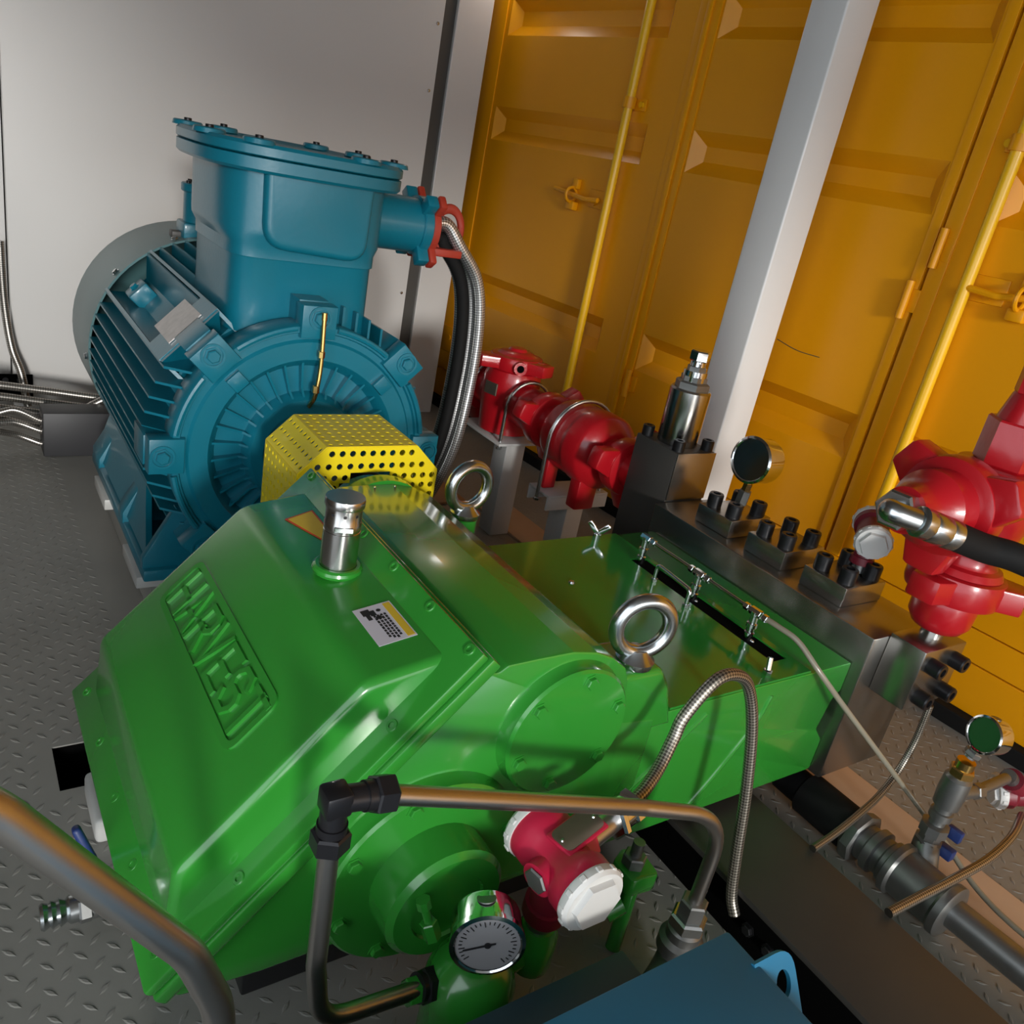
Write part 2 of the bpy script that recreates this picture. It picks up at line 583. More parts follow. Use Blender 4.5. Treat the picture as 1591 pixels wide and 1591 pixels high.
def lock_rod(par, y, z0, z1, guides):
    u = U(y)
    bm = B(); cyl(bm, D(u, z0, .035), D(u, z1, .035), 0.0165, 18)
    rod = obj('lock_rod', bm, 'rod_yellow', par)
    for z in guides:
        bm = B(); dbox(bm, u - .055, u + .045, z - .020, z + .020, 0.0, .008, .003)
        cyl(bm, D(u, z - .018, .035), D(u, z + .018, .035), 0.024, 16)
        obj('rod_guide', bm, 'orange', par)
        for s in (-1, 1):
            bm = B(); cyl(bm, D(u + s * .038, z, .006), D(u + s * .038, z, .018), 0.010, 10)
            obj('guide_bolt', bm, 'rod_yellow', par)
    return rod
lock_rod(door1, 2.55, 0.30, 2.30, (1.425,))
lock_rod(door3, 1.19, 0.30, 2.30, (1.42,))
def latch(par, y0, y1, z):
    """lever handle lying against the door with its catch"""
    ua, ub = U(y0), U(y1)
    s = 1 if ub > ua else -1
    bm = B(); tube(bm, smooth_path([D(ua, z, .04), D(ua + s * .08, z - .006, .04), D(ub, z + .012, .022)], .03), 0.009, 10)
    obj('latch_handle', bm, 'orange', par)
    bm = B(); dbox(bm, min(ua, ua + s * .09), max(ua, ua + s * .09), z - .03, z + .035, 0.0, .006, .003)
    cyl(bm, D(ua + s * .05, z - .01, .004), D(ua + s * .05, z - .01, .016), .012, 10)
    obj('hasp', bm, 'orange', par)
    m = (ua + ub) / 2 + s * .03
    bm = B(); dbox(bm, m - .022, m + .022, z - .055, z - .022, 0, .03, .006); dbox(bm, m - .016, m + .016, z + .022, z + .06, 0, .022, .005)
    torus(bm, mtx(D(m, z, .028), dU), .026, .006, 16, 8)
    obj('catch', bm, 'orange', par)
latch(door1, 2.60, 2.88, 1.090)
latch(door3, 1.19, 0.98, 1.085)
for (par, y, z) in ((door2, 2.255, 0.50), (door2, 1.34, 1.02), (door3, 1.30, 1.16)):
    bm = B(); cyl(bm, D(U(y), z - .05, .018), D(U(y), z + .05, .018), 0.011, 12); dbox(bm, U(y) - .03, U(y) + .0, z - .03, z + .03, 0, .008, .002)
    obj('hinge', bm, 'orange', par)
bm = B(); dbox(bm, U(3.40), U(3.52), 0.29, 0.40, .006, .02, .01); cyl(bm, D(U(3.45), .35, .02), D(U(3.45), .35, .024), .012, 12); obj('corner_plate', bm, 'orange', door1)
# a thin scratch mark on the middle door: scratched paint, raised lip
bm = B(); tube(bm, spline([D(U(1.70), .815, 0), D(U(1.62), .802, 0.0005), D(U(1.54), .803, 0)], 6), 0.0013, 6); obj('scratch', bm, 'strip_dark', door2)

# ---- bulkhead lamp high in the far corner (just out of frame; its glint shows on the pump and door ribs)
lamp = thing('bulkhead_lamp', 'round globe lamp on a short wall arm high in the corner by the doors', 'lamp', (1.90, 3.374, 1.93))
bm = B(); lathe(bm, [(.035, 0), (.035, .012), (.02, .02)], mtx(V((1.90, 3.374, 1.93)), (0, -1, 0)), 24); tube(bm, smooth_path([(1.90, 3.36, 1.93), (1.90, 3.30, 1.93), (1.96, 3.27, 1.93)], .03), .009, 12); obj('lamp_arm', bm, 'stand_grey', lamp)
bm = B(); bmesh.ops.create_uvsphere(bm, u_segments=28, v_segments=16, radius=.058, matrix=Matrix.Translation((1.985, 3.255, 1.93))); obj('light_globe', bm, 'lamp_white', lamp)

# ---- white steel post in front of the doors
post = obj('steel_post', box(B(), (1.897, 1.60, 0.0), (2.015, 1.718, 2.35), .006, 3), 'post_white')
tag(post, 'white square steel post standing in front of the orange doors', 'post')

# ================================================================== ELECTRIC MOTOR
MX, MZ = 0.697, 0.448
motor = thing('electric_motor', 'large teal finned electric motor with square terminal box on top', 'motor', (MX, 2.3, 0.0))
def MP(r, a, y):
    return V((MX + r * math.cos(a), y, MZ + r * math.sin(a)))
AY = Matrix(((1, 0, 0, MX), (0, 0, 1, 0), (0, -1, 0, MZ), (0, 0, 0, 1)))   # local z -> +Y
bm = B(); lathe(bm, [(.275, 1.84), (.288, 1.86), (.288, 2.60), (.27, 2.62)], AY, 48); obj('stator_frame', bm, 'teal', motor)
# fan cowl
bm = B(); lathe(bm, [(.338, 2.60), (.344, 2.60), (.344, 2.93), (.335, 2.965), (.30, 2.985), (.10, 2.985), (.10, 2.975), (.295, 2.975), (.333, 2.95), (.338, 2.93)], AY, 64, cap=False)
bm.verts.ensure_lookup_table()
cowl = obj('fan_cowl', bm, 'teal_cowl', motor)
for a in (math.radians(141), math.radians(109), math.radians(60), math.radians(185)):
    bolt(HEX_Z, 'cowl_screw', MP(.344, a, 2.635), (math.cos(a), 0, math.sin(a)), .009, motor)
bm = B(); box(bm, (MX - .115, 2.66, MZ + .325), (MX - .06, 2.70, MZ + .345), .004); obj('cowl_label', bm, 'strip_dark', motor)
# horizontal cooling fins left and right; upright fins on the crown
def fin_plate(x0, x1, z, y0, y1, t=.0045, flip=1):
    bm = B()
    poly = [(x1, y0 - .055 if abs(x1 - MX) < .3 else y0), (x0, y0), (x0, y1), (x1, y1)]
    return poly
for k in range(14):
    z = MZ - .235 + k * .0335
    if z > MZ + .20:
        continue
    rr = math.sqrt(max(0, .342 ** 2 - (z - MZ) ** 2))
    ri = math.sqrt(max(0, .28 ** 2 - (z - MZ) ** 2))
    for s in (-1, 1):
        bm = B()
        xo, xi = MX + s * rr, MX + s * (ri - .01)
        xm = MX + s * max(ri, rr - .075)
        poly = [(xi, 1.80), (xm, 1.80), (xo, 1.86), (xo, 2.605), (xi, 2.605)]
        prism(bm, poly, Matrix.Translation((0, 0, z - .0028)), 0, .0056)
        obj('cooling_fin', bm, 'teal', motor, 20)
for k in range(9):
    x = MX - .19 + k * .0335 if k < 5 else MX + .09 + (k - 5) * .0335
    zo = MZ + math.sqrt(.342 ** 2 - (x - MX) ** 2)
    zi = MZ + math.sqrt(.28 ** 2 - (x - MX) ** 2)
    bm = B()
    M = Matrix(((0, 0, 1, x - .0028), (1, 0, 0, 0), (0, 1, 0, 0), (0, 0, 0, 1)))
    prism(bm, [(1.98 if k < 5 else 1.84, zi - .01), (1.98 if k < 5 else 1.84, zo), (2.605, zo), (2.605, zi - .01)], M, 0, .0056)
    obj('cooling_fin', bm, 'teal', motor, 20)
# nameplate pad: a channel at the upper left, running the length of the frame
c45 = V((-math.sin(math.radians(46)), 0, math.cos(math.radians(46))))
tan45 = V((math.cos(math.radians(46)), 0, math.sin(math.radians(46))))
def NP(s, y, h):
    return V((MX, 0, MZ)) + c45 * (.30 + h) + tan45 * s + V((0, y, 0))
def quadslab(bm, pts, d):
    a = [bm.verts.new(p) for p in pts]
    b = [bm.verts.new(p + d) for p in pts]
    bm.faces.new(a); bm.faces.new(list(reversed(b)))
    for k in range(len(a)):
        bm.faces.new((a[k], b[k], b[(k + 1) % len(a)], a[(k + 1) % len(a)]))
    return bm
bm = B()
for s in (-.085, .085):
    quadslab(bm, [NP(s, 1.86, -.06), NP(s, 1.90, .035), NP(s, 2.61, .035), NP(s, 2.61, -.06)], tan45 * (.008 if s < 0 else -.008))
obj('channel_wall', bm, 'teal', motor, 20)
bm = B(); quadslab(bm, [NP(-.085, 1.90, -.015), NP(.085, 1.90, -.015), NP(.085, 2.61, -.015), NP(-.085, 2.61, -.015)], c45 * -.01); obj('channel_floor', bm, 'teal', motor, 20)
bm = B(); quadslab(bm, [NP(-.083, 1.88, .034), NP(.083, 1.88, .034), NP(.055, 1.93, -.02), NP(-.055, 1.93, -.02)], V((0, .012, 0))); obj('channel_end', bm, 'teal', motor, 20)
bm = B(); quadslab(bm, [NP(-.083, 1.895, .036), NP(.083, 1.895, .036), NP(.083, 2.02, .036), NP(-.083, 2.02, .036)], c45 * -.0031); obj('plate_pad', bm, 'teal', motor, 20)
bm = B(); quadslab(bm, [NP(-.045, 1.925, .040), NP(.050, 1.925, .040), NP(.050, 2.075, .040), NP(-.045, 2.075, .040)], c45 * -.003); npl = obj('nameplate', bm, 'plate_silver', motor, 20); npl['label'] = 'blank-looking silver rating plate'
bm = B(); M = mtx(NP(-.02, 2.45, .0), c45); box(bm, (-.035, -.03, -.02), (.035, .03, .03), .006, 2, M); lg = obj('lifting_lug', bm, 'teal', motor)
bolt(HEX_T, 'lug_bolt', NP(-.02, 2.45, .03), c45, .011, lg)
# end shield
bm = B(); lathe(bm, [(.288, 1.86), (.300, 1.84), (.302, 1.772), (.298, 1.765), (.285, 1.765), (.282, 1.772), (.268, 1.772), (.262, 1.765), (.222, 1.767), (.214, 1.775), (.200, 1.80), (.140, 1.80), (.135, 1.775), (.128, 1.765), (.100, 1.765), (.098, 1.775), (.06, 1.775), (0.0, 1.775)], AY, 72)
shield = obj('end_shield', bm, 'teal', motor)
for k in range(32):
    a = 2 * PI * (k + .5) / 32
    u = V((math.cos(a), 0, math.sin(a))); v = V((-math.sin(a), 0, math.cos(a)))
    bm = B(); c = V((MX, 0, MZ)) - v * .0025
    quadslab(bm, [c + u * .133 + V((0, 1.772, 0)), c + u * .150 + V((0, 1.786, 0)), c + u * .212 + V((0, 1.778, 0)), c + u * .212 + V((0, 1.802, 0)), c + u * .133 + V((0, 1.802, 0))], v * .005)
    obj('radial_rib', bm, 'teal', shield, 20)
for k in range(8):
    a = k * PI / 4 + PI / 2
    u = V((math.cos(a), 0, math.sin(a)))
    v = V((-math.sin(a), 0, math.cos(a)))
    M = Matrix(((v.x, u.x, 0, MX), (0, 0, -1, 0), (v.z, u.z, 0, MZ), (0, 0, 0, 1)))
    bm = B(); prism(bm, [(-.040, .272), (.040, .272), (.040, .345), (-.040, .345)], M, -1.80 + .0, -1.755 + .0, .004)
    for vv in bm.verts:
        pass
    lug = obj('lug', bm, 'teal', motor)
    bm = B(); prism(bm, [(-.034, .288), (.034, .288), (.034, .348), (-.034, .348)], M, -1.90, -1.80, .003); obj('lug_rear', bm, 'teal', lug)
    p = V((MX, 1.755, MZ)) + u * .318
    bm = B(); lathe(bm, [(.026, 0), (.026, .003), (.021, .003), (.021, 0)], mtx(p, (0, -1, 0)), 24, cap=False); obj('spot_face', bm, 'teal', lug)
    bolt(HEX_T, 'shield_bolt', p, (0, -1, 0), .0145, lug, .3)
    # small clip block on the ring between lugs
    a2 = a + PI / 8
    if k in (0, 1, 6, 7):
        u2 = V((math.cos(a2 + .1), 0, math.sin(a2 + .1)))
    if k in (1, 7):
        u2 = V((math.cos(a), 0, math.sin(a)))
        v2 = V((-math.sin(a), 0, math.cos(a)))
        M2 = Matrix(((v2.x, u2.x, 0, MX), (0, 0, -1, 0), (v2.z, u2.z, 0, MZ), (0, 0, 0, 1)))
        bm = B(); prism(bm, [(-.018, .222), (.018, .222), (.018, .258), (-.018, .258)], M2, -1.77, -1.752, .003); obj('jack_boss', bm, 'teal', shield)
for k in range(8):
    a0 = k * PI / 4 + .16
    bm = B(); torus(bm, AY @ Matrix.Translation((0, 0, 1.762)), .296, .007, 12, 8, a0, a0 + PI / 4 - .32); obj('rim_bead', bm, 'teal', shield)
bm = B(); cyl(bm, (MX, 1.62, MZ), (MX, 1.775, MZ), .045, 24); obj('drive_shaft', bm, 'steel', motor)
# brass grease pipe in front of the shield
bm = B(); tube(bm, spline([(MX + .004, 1.742, MZ + .325), (MX + .004, 1.735, MZ + .22), (MX - .002, 1.735, MZ + .15), (MX - .004, 1.76, MZ + .115)], 8), .0052, 12); gp = obj('grease_pipe', bm, 'brass', motor)
bm = B(); hexa(bm, (MX - .002, 1.735, MZ + .155), (MX - .002, 1.735, MZ + .172), .008); hexa(bm, (MX + .004, 1.737, MZ + .235), (MX + .004, 1.737, MZ + .25), .0075); cyl(bm, (MX + .004, 1.742, MZ + .318), (MX + .004, 1.743, MZ + .334), .0065, 12); obj('grease_nipple', bm, 'brass', gp)
# feet
for s in (-1, 1):
    fx0, fx1 = MX + s * .175, MX + s * .335
    bm = B(); box(bm, (min(fx0, fx1), 1.83, .104), (max(fx0, fx1), 2.60, .135), .006)
    foot = obj('foot', bm, 'teal', motor)
    for y0, y1 in ((1.845, 1.87), (2.10, 2.16), (2.47, 2.585)):
        bm = B()
        prism(bm, [(MX + s * .335, .13), (MX + s * .335, .16), (MX + s * .265, .285), (MX + s * .18, .26), (MX + s * .18, .13)], xz(), y0, y1, .004)
        obj('foot_web', bm, 'teal', foot)
    bm = B(); quadslab(bm, [V((MX + s * .325, 1.86, .150)), V((MX + s * .325, 2.585, .150)), V((MX + s * .275, 2.585, .30)), V((MX + s * .275, 2.13, .30)), V((MX + s * .30, 2.0, .22))], V((-s * .014, 0, -.004))); obj('foot_gusset', bm, 'teal', foot)
    for y in (1.93, 2.50):
        o = bolt(HEX_Z, 'anchor_bolt', (MX + s * .25, y, .135), (0, 0, 1), .020, foot)
        o.data = HEX_Z
bm = B(); hexa(bm, (MX - .22, 1.90, .135), (MX - .22, 1.90, .152), .019); cyl(bm, (MX - .22, 1.90, .152), (MX - .22, 1.90, .172), .010, 12); obj('earth_bolt', bm, 'brass', motor)
# terminal box: base neck, body, flange, lid
TX, TY = 0.700, 2.045
def superell(hx, hy, e, n=48):
    out = []
    for k in range(n):
        t = 2 * PI * k / n
        c, s = math.cos(t), math.sin(t)
        out.append((math.copysign(abs(c) ** (2 / e), c) * hx, math.copysign(abs(s) ** (2 / e), s) * hy))
    return out
def loft(bm, secs):
    rings = [[bm.verts.new((TX + x, TY + y, z)) for x, y in superell(hx, hy, e)] for hx, hy, e, z in secs]
    n = len(rings[0])
    for a, b in zip(rings, rings[1:]):
        for k in range(n):
            bm.faces.new((a[k], a[(k + 1) % n], b[(k + 1) % n], b[k]))
    bm.faces.new(rings[0]); bm.faces.new(rings[-1])
    return bm
tb = obj('terminal_box', loft(B(), [(.168, .185, 7, .70), (.168, .185, 7, .862), (.170, .187, 7, .866)]), 'teal', motor)
bm = loft(B(), [(.172, .190, 7, .866), (.172, .190, 7, .892), (.186, .200, 5, .910), (.190, .204, 4.2, .925), (.192, .206, 4.0, 1.040)]); obj('box_body', bm, 'teal', tb)
bm = B(); prism(bm, round_poly([(-.115, .892), (.120, .880), (.125, 1.055), (-.120, 1.055)], [.055, .05, .01, .01], 6), xz(), TY - .221, TY - .17, .014, 4); 
for v in bm.verts: v.co.x += TX
obj('box_front_swell', bm, 'teal', tb)
bm = loft(B(), [(.226, .236, 3.2, 1.040), (.232, .242, 3.2, 1.046), (.232, .242, 3.2, 1.068), (.229, .239, 3.2, 1.0695)]); obj('box_flange', bm, 'teal', tb)
bm = loft(B(), [(.229, .239, 3.2, 1.0712), (.233, .243, 3.2, 1.074), (.233, .243, 3.2, 1.090), (.226, .236, 3.2, 1.097), (.195, .205, 3.2, 1.097), (.185, .195, 3.2, 1.091)]); lid = obj('box_lid', bm, 'teal', tb)
for k in range(8):
    t = 2 * PI * (k + .35) / 8
    c, s = math.cos(t), math.sin(t)
    p = V((TX + math.copysign(abs(c) ** (2 / 3.2), c) * .212, TY + math.copysign(abs(s) ** (2 / 3.2), s) * .222, 1.096))
    bm = B(); lathe(bm, [(.034, -.002), (.032, .007), (.029, .009), (.012, .009), (.012, .004), (0, .004)], mtx(p, (0, 0, 1)), 18); obj('lid_boss', bm, 'teal', tb)
    bolt(CAPSCREW, 'lid_screw', p + V((0, 0, .004)), (0, 0, 1), .0085, tb)
# cable port with red clamp
PZ = .962
bm = B(); cyl(bm, (TX + .16, TY, PZ), (TX + .355, TY, PZ), .068, 32, bev=.004); port = obj('cable_port', bm, 'teal', tb)
bm = B(); cyl(bm, (TX + .335, TY, PZ), (TX + .362, TY, PZ), .074, 32, bev=.003); obj('port_flange', bm, 'teal', tb)
for a in (.9, 2.4, 4.1, 5.5):
    bm = B(); M = mtx(V((TX + .348, TY, PZ)), (1, 0, 0)) @ Matrix.Rotation(a, 4, 'Z'); box(bm, (.05, -.016, -.02), (.105, .016, .012), .004, 2, M); obj('port_ear', bm, 'teal', tb)
    bm = B(); box(bm, (.045, -.018, .014), (.108, .018, .034), .005, 2, M); obj('clamp_ear', bm, 'clamp_red', tb)
bm = B(); cyl(bm, (TX + .362, TY, PZ), (TX + .382, TY, PZ), .073, 32, bev=.003); obj('clamp_ring', bm, 'clamp_red', tb)
bm = B(); torus(bm, Matrix.Translation((TX + .432, TY - .01, PZ + .0)) @ Matrix.Rotation(PI / 2, 4, 'X') @ Matrix.Scale(1.35, 4, V((0, 1, 0))), .040, .0095, 32, 10); obj('clamp_loop', bm, 'clamp_red', tb)
bm = B(); box(bm, (TX + .375, TY - .05, PZ - .065), (TX + .465, TY + .04, PZ - .045), .004); obj('clamp_foot', bm, 'clamp_red', tb)
# the small auxiliary box behind it
bm = B(); cyl(bm, (MX - .035, 2.68, MZ + .33), (MX - .035, 2.68, .905), .046, 28); box(bm, (MX - .09, 2.63, MZ + .325), (MX + .02, 2.73, MZ + .375), .008); ax = obj('auxiliary_box', bm, 'teal', motor)
bm = B(); cyl(bm, (MX - .035, 2.68, .906), (MX - .035, 2.68, .93), .054, 28, bev=.003); obj('auxiliary_lid', bm, 'teal', ax)
for a in (.5, 2.1, 3.6, 5.2):
    bolt(CAPSCREW, 'lid_screw', (MX - .035 + .044 * math.cos(a), 2.68 + .044 * math.sin(a), .93), (0, 0, 1), .006, ax)
# packing pads under the feet, on a low rail
for s_, lb in ((-1, 'grey steel rail under the motor foot on the open floor side'), (1, 'grey steel rail under the motor foot nearest the doors')):
    bm = B(); box(bm, (MX + s_ * .25 - .065, 1.84, 0.002), (MX + s_ * .25 + .065, 2.59, .072), .003)
    tag(obj('motor_rail', bm, 'floor_steel'), lb, 'rail')
for i, (s_, y, lb) in enumerate(((-1, 1.95, 'pale packing shim under the near end of the left motor foot'), (-1, 2.40, 'pale packing shim under the far end of the left motor foot'), (1, 2.2, 'pale packing shim under the motor foot nearest the doors'))):
    bm = B(); box(bm, (MX + s_ * .26 - .085, y - .09, 0.0725), (MX + s_ * .26 + .085, y + .09, .1035), .003)
    tag(obj('packing_shim', bm, 'grey_box'), lb, 'shim', 'packing shims under the motor')

# ---- perforated yellow coupling guard
GX = MX - .002
guard = thing('coupling_guard', 'yellow perforated sheet-metal guard over the shaft coupling', 'guard', (GX, 1.505, 0.0))
gy0, gy1 = 1.41, 1.60
GT, GS, GB = 1.15 - .552, 1.15 - .605, 0.16
def perf(bm, O, eu, ev, W, Hh, pu, pv, hole, inside=None, thick=.002):
    """perforated sheet patch: grid cells with an octagonal hole each"""
    O, eu, ev = V(O), V(eu).normalized(), V(ev).normalized()
    nu, nv = max(1, round(W / pu)), max(1, round(Hh / pv))
    du, dv = W / nu, Hh / nv
    cache = {}
    def vert(u, v):
        key = (round(u, 5), round(v, 5))
        if key not in cache:
            cache[key] = bm.verts.new(O + eu * u + ev * v)
        return cache[key]
    for i in range(nu):
        for j in range(nv):
            cu, cv = (i + .5) * du, (j + .5) * dv
            corners = [(i * du, j * dv), (cu, j * dv), ((i + 1) * du, j * dv), ((i + 1) * du, cv), ((i + 1) * du, (j + 1) * dv), (cu, (j + 1) * dv), (i * du, (j + 1) * dv), (i * du, cv)]
            if inside is not None and not inside(cu, cv):
                continue
            outer = [vert(*c) for c in corners]
            ho = hole(cu, cv) if callable(hole) else hole
            if not ho:
                bm.faces.new(outer)
                continue
            inner = [vert(cu + ho * math.cos(math.radians(225 + 45 * k)), cv + ho * math.sin(math.radians(225 + 45 * k))) for k in range(8)]
            for k in range(8):
                bm.faces.new((outer[k], outer[(k + 1) % 8], inner[(k + 1) % 8], inner[k]))
    return bm
def addguard(name, bm):
    o = obj(name, bm, 'yellow', guard, 0)
    md = o.modifiers.new('thickness', 'SOLIDIFY'); md.thickness = .003; md.offset = 0
    return o
bw = .1495; tw = .0955
bm = B(); perf(bm, (GX - tw, gy0, GT), (1, 0, 0), (0, 1, 0), 2 * tw, gy1 - gy0, .0217, .0217, .0052); addguard('top_panel', bm)
for s in (-1, 1):
    e = V((s * (bw - tw), 0, GS - GT))
    bm = B(); perf(bm, (GX + s * tw, gy0, GT), e, (0, 1, 0), e.length, gy1 - gy0, .0217, .0217, .0052); addguard('bevel_panel', bm)
    bm = B(); perf(bm, (GX + s * bw, gy0, GB), (0, 1, 0), (0, 0, 1), gy1 - gy0, GS - GB, .0217, .0217, .0052); addguard('side_panel', bm)
# front plate: grid clipped to the hexagonal outline, with an opening for the shaft
fpc = [(-bw, GB), (bw, GB), (bw, GS), (tw, GT), (-tw, GT), (-bw, GS)]
bm = B()
def infront(u, v):
    x, z = u - bw, GB + v
    if math.hypot(x, z - MZ) < .095 or z < MZ - .1:
        return False
    return z < GS
perf(bm, (GX - bw, gy0, GB), (1, 0, 0), (0, 0, 1), 2 * bw, GS - GB, .0217, .0217, .0066, infront)
# sloped-shoulder part above
n = 2
for j in range(2):
    z0 = GS + (GT - GS) * j / 2; z1 = GS + (GT - GS) * (j + 1) / 2
    w0 = bw - (bw - tw) * j / 2; w1 = bw - (bw - tw) * (j + 1) / 2
    perf(bm, (GX - w1, gy0, z0), (1, 0, 0), (0, 0, 1), 2 * w1, z1 - z0, .0217, .0217, .0066)
    for s in (-1, 1):
        bm.faces.new([bm.verts.new((GX + s * w1, gy0, z0)), bm.verts.new((GX + s * w0, gy0, z0)), bm.verts.new((GX + s * w1, gy0, z1))])
addguard('front_panel', bm)
cpl = thing('shaft_coupling', 'dark shaft coupling inside the yellow guard', 'coupling', (MX, 1.52, MZ - .08))
bm = B(); lathe(bm, [(.045, 1.44), (.082, 1.45), (.082, 1.50), (.06, 1.505), (.06, 1.515), (.082, 1.52), (.082, 1.58), (.045, 1.59)], AY, 32); obj('coupling_hub', bm, 'black', cpl)

# ================================================================== PLUNGER PUMP
PC = 1.039
pump = thing('plunger_pump', 'bright green triplex plunger pump with embossed rear cover and steel fluid end', 'pump', (0.75, PC, 0.0))
def PL(x, off=0.0):
    """split-flange plane: height at x"""
    return .181 + 1.0355 * (x - .18) + off
pn = V((-1.0355, 0, 1)).normalized()
# main crankcase casting
prof = [(.19, .135), (.30, .125), (.86, .125), (.92, .20), (.92, .385), (.845, .395), (.836, .47), (.822, .500), (.79, .524), (.755, .540), (.71, .549), (.65, .549), (.60, .5478), (.585, .538), (.560, .548), (.19, .165)]
bm = B(); prism(bm, round_poly(prof, [.02, 0, .02, .02, .01, .01, .01, .01, .01, .01, .01, .01, .01, .012, .004, .01]), xz(), PC - .302, PC + .302, .004, 2)
crank = obj('crankcase', bm, 'green', pump)
# split flange slab (inclined 46 degrees)
def slab(bm, s0, s1, y0, y1, h0, h1, bev=.004):
    """s along the incline from the back edge, h along the normal"""
    o = V((.18, 0, .181)); e = V((1, 0, 1.0355)).normalized()
    M = Matrix(((e.x, 0, pn.x, o.x), (0, 1, 0, 0), (e.z, 0, pn.z, o.z), (0, 0, 0, 1)))
    return box(bm, (s0, y0, h0), (s1, y1, h1), bev, 2, M), M
SL = math.hypot(.366, .379)
bm = B(); slab(bm, -.024, SL + .022, PC - .318, PC + .318, -.022, -.001); obj('split_flange', bm, 'green', pump)
bm = B(); slab(bm, -.022, SL + .018, PC - .314, PC + .314, .0005, .016); rear = obj('rear_cover_flange', bm, 'green', pump)
# dome of the rear cover
cp = [(.195, .195), (.182, .305), (.405, .535), (.525, .556), (.540, .545)]
cprof = round_poly([(.218, .172), (.184, .195), (.193, .308), (.412, .537), (.522, .556), (.550, .520)], [.01, .01, .04, .045, .010, .006], 6)
bm = B(); prism(bm, cprof, xz(), PC - .272, PC + .272, .014, 4); cover = obj('rear_cover', bm, 'green', pump)
# embossed frame and lettering on the sloping face
fe = V((.412 - .193, 0, .537 - .308)).normalized()
fn = V((-fe.z, 0, fe.x))
fo = V((.193, 0, .308))
def FP(s, y, h):
    return fo + fe * s + V((0, y, 0)) + fn * h
# local x runs far -> near (-Y), local y runs uphill, local z along the face normal
FM = Matrix(((0, fe.x, fn.x, fo.x), (-1, 0, 0, 0), (0, fe.z, fn.z, fo.z), (0, 0, 0, 1)))
s0, s1 = .118, .214
def band(bm, o1, o2, d0, d1):
    a = [bm.verts.new(FM @ V((x, y, d0))) for x, y in o1]; b = [bm.verts.new(FM @ V((x, y, d1))) for x, y in o1]
    c = [bm.verts.new(FM @ V((x, y, d1))) for x, y in o2]; d = [bm.verts.new(FM @ V((x, y, d0))) for x, y in o2]
    n = len(a)
    for k in range(n):
        k2 = (k + 1) % n
        bm.faces.new((a[k], a[k2], b[k2], b[k])); bm.faces.new((b[k], b[k2], c[k2], c[k])); bm.faces.new((c[k], c[k2], d[k2], d[k]))
def rrect(x0, x1, y0, y1, r):
    return round_poly([(x0, y0), (x1, y0), (x1, y1), (x0, y1)], r, 5)
bm = B(); band(bm, rrect(-1.262, -.858, s0, s1, .022), rrect(-1.252, -.868, s0 + .010, s1 - .010, .014), -.003, .0035); obj('lettering_frame', bm, 'green', cover, 25)
STRK = {
 'H': [[(0, 0), (0, 1)], [(1, 0), (1, 1)], [(0, .5), (1, .5)]],
 'A': [[(0, 0), (.5, 1), (1, 0)], [(.2, .36), (.8, .36)]],
 'R': [[(0, 0), (0, 1), (.75, 1), (1, .86), (1, .62), (.75, .48), (0, .48)], [(.5, .48), (1, 0)]],
 'V': [[(0, 1), (.5, 0), (1, 1)]],
 'E': [[(1, 0), (0, 0), (0, 1), (1, 1)], [(0, .5), (.85, .5)]],
 'S': [[(0, .2), (.22, 0), (.78, 0), (1, .2), (1, .36), (.8, .5), (.2, .5), (0, .64), (0, .8), (.22, 1), (.78, 1), (1, .8)]],
 'T': [[(0, 1), (1, 1)], [(.5, 0), (.5, 1)]]}
def stroke(bm, pts, wd, d0, d1):
    """flat-topped raised stroke with mitred joints"""
    pts = [V(p) for p in pts]
    L, Rr = [], []
    for i, p in enumerate(pts):
        if i == 0: t = (pts[1] - p).normalized(); nrm = V((-t.y, t.x)); k = 1
        elif i == len(pts) - 1: t = (p - pts[i - 1]).normalized(); nrm = V((-t.y, t.x)); k = 1
        else:
            t1 = (p - pts[i - 1]).normalized(); t2 = (pts[i + 1] - p).normalized()
            nrm = (V((-t1.y, t1.x)) + V((-t2.y, t2.x))).normalized(); k = 1 / max(.45, nrm.dot(V((-t1.y, t1.x))))
        if i == 0: p = p - t * wd * .5
        if i == len(pts) - 1: p = p + t * wd * .5
        L.append((p + nrm * wd * .5 * k, p + nrm * wd * .36 * k)); Rr.append((p - nrm * wd * .5 * k, p - nrm * wd * .36 * k))
    def v3(q, h): return bm.verts.new(FM @ V((q.x, q.y, h)))
    rows = [[v3(L[i][0], d0), v3(L[i][1], d1), v3(Rr[i][1], d1), v3(Rr[i][0], d0)] for i in range(len(pts))]
    for a, b in zip(rows, rows[1:]):
        for k in range(3):
            bm.faces.new((a[k], a[k + 1], b[k + 1], b[k]))
    bm.faces.new(rows[0]); bm.faces.new(list(reversed(rows[-1])))
word = 'HARVEST'
x = -1.237
lw, lh, gap = .0405, .060, .0142
for ch in word:
    bm = B()
    for st in STRK[ch]:
        stroke(bm, [(x + a * lw, s0 + .018 + b * lh) for a, b in st], .0112, -.002, .0045)
    obj('letter_' + ch.lower(), bm, 'green', cover, 25)
    x += lw + gap
# cover bolts: along the upper seam, the back flange and down the near side
for y in (1.329, 1.210, 1.090, .977, .859, .748):
    bolt(CAP_G, 'cover_bolt', (.5465, y, PL(.5465) + .010), pn, .0088, pump)
for y in (1.316, 1.177, 1.045, .908, .762):
    bolt(CAP_G, 'cover_bolt', (.181, y, PL(.181) + .008), pn, .0088, pump)
for xx in (.452, .272):
    for y in (.750, 1.328):
        bolt(CAP_G, 'cover_bolt', (xx, y, PL(xx) + .010), pn, .0088, pump)
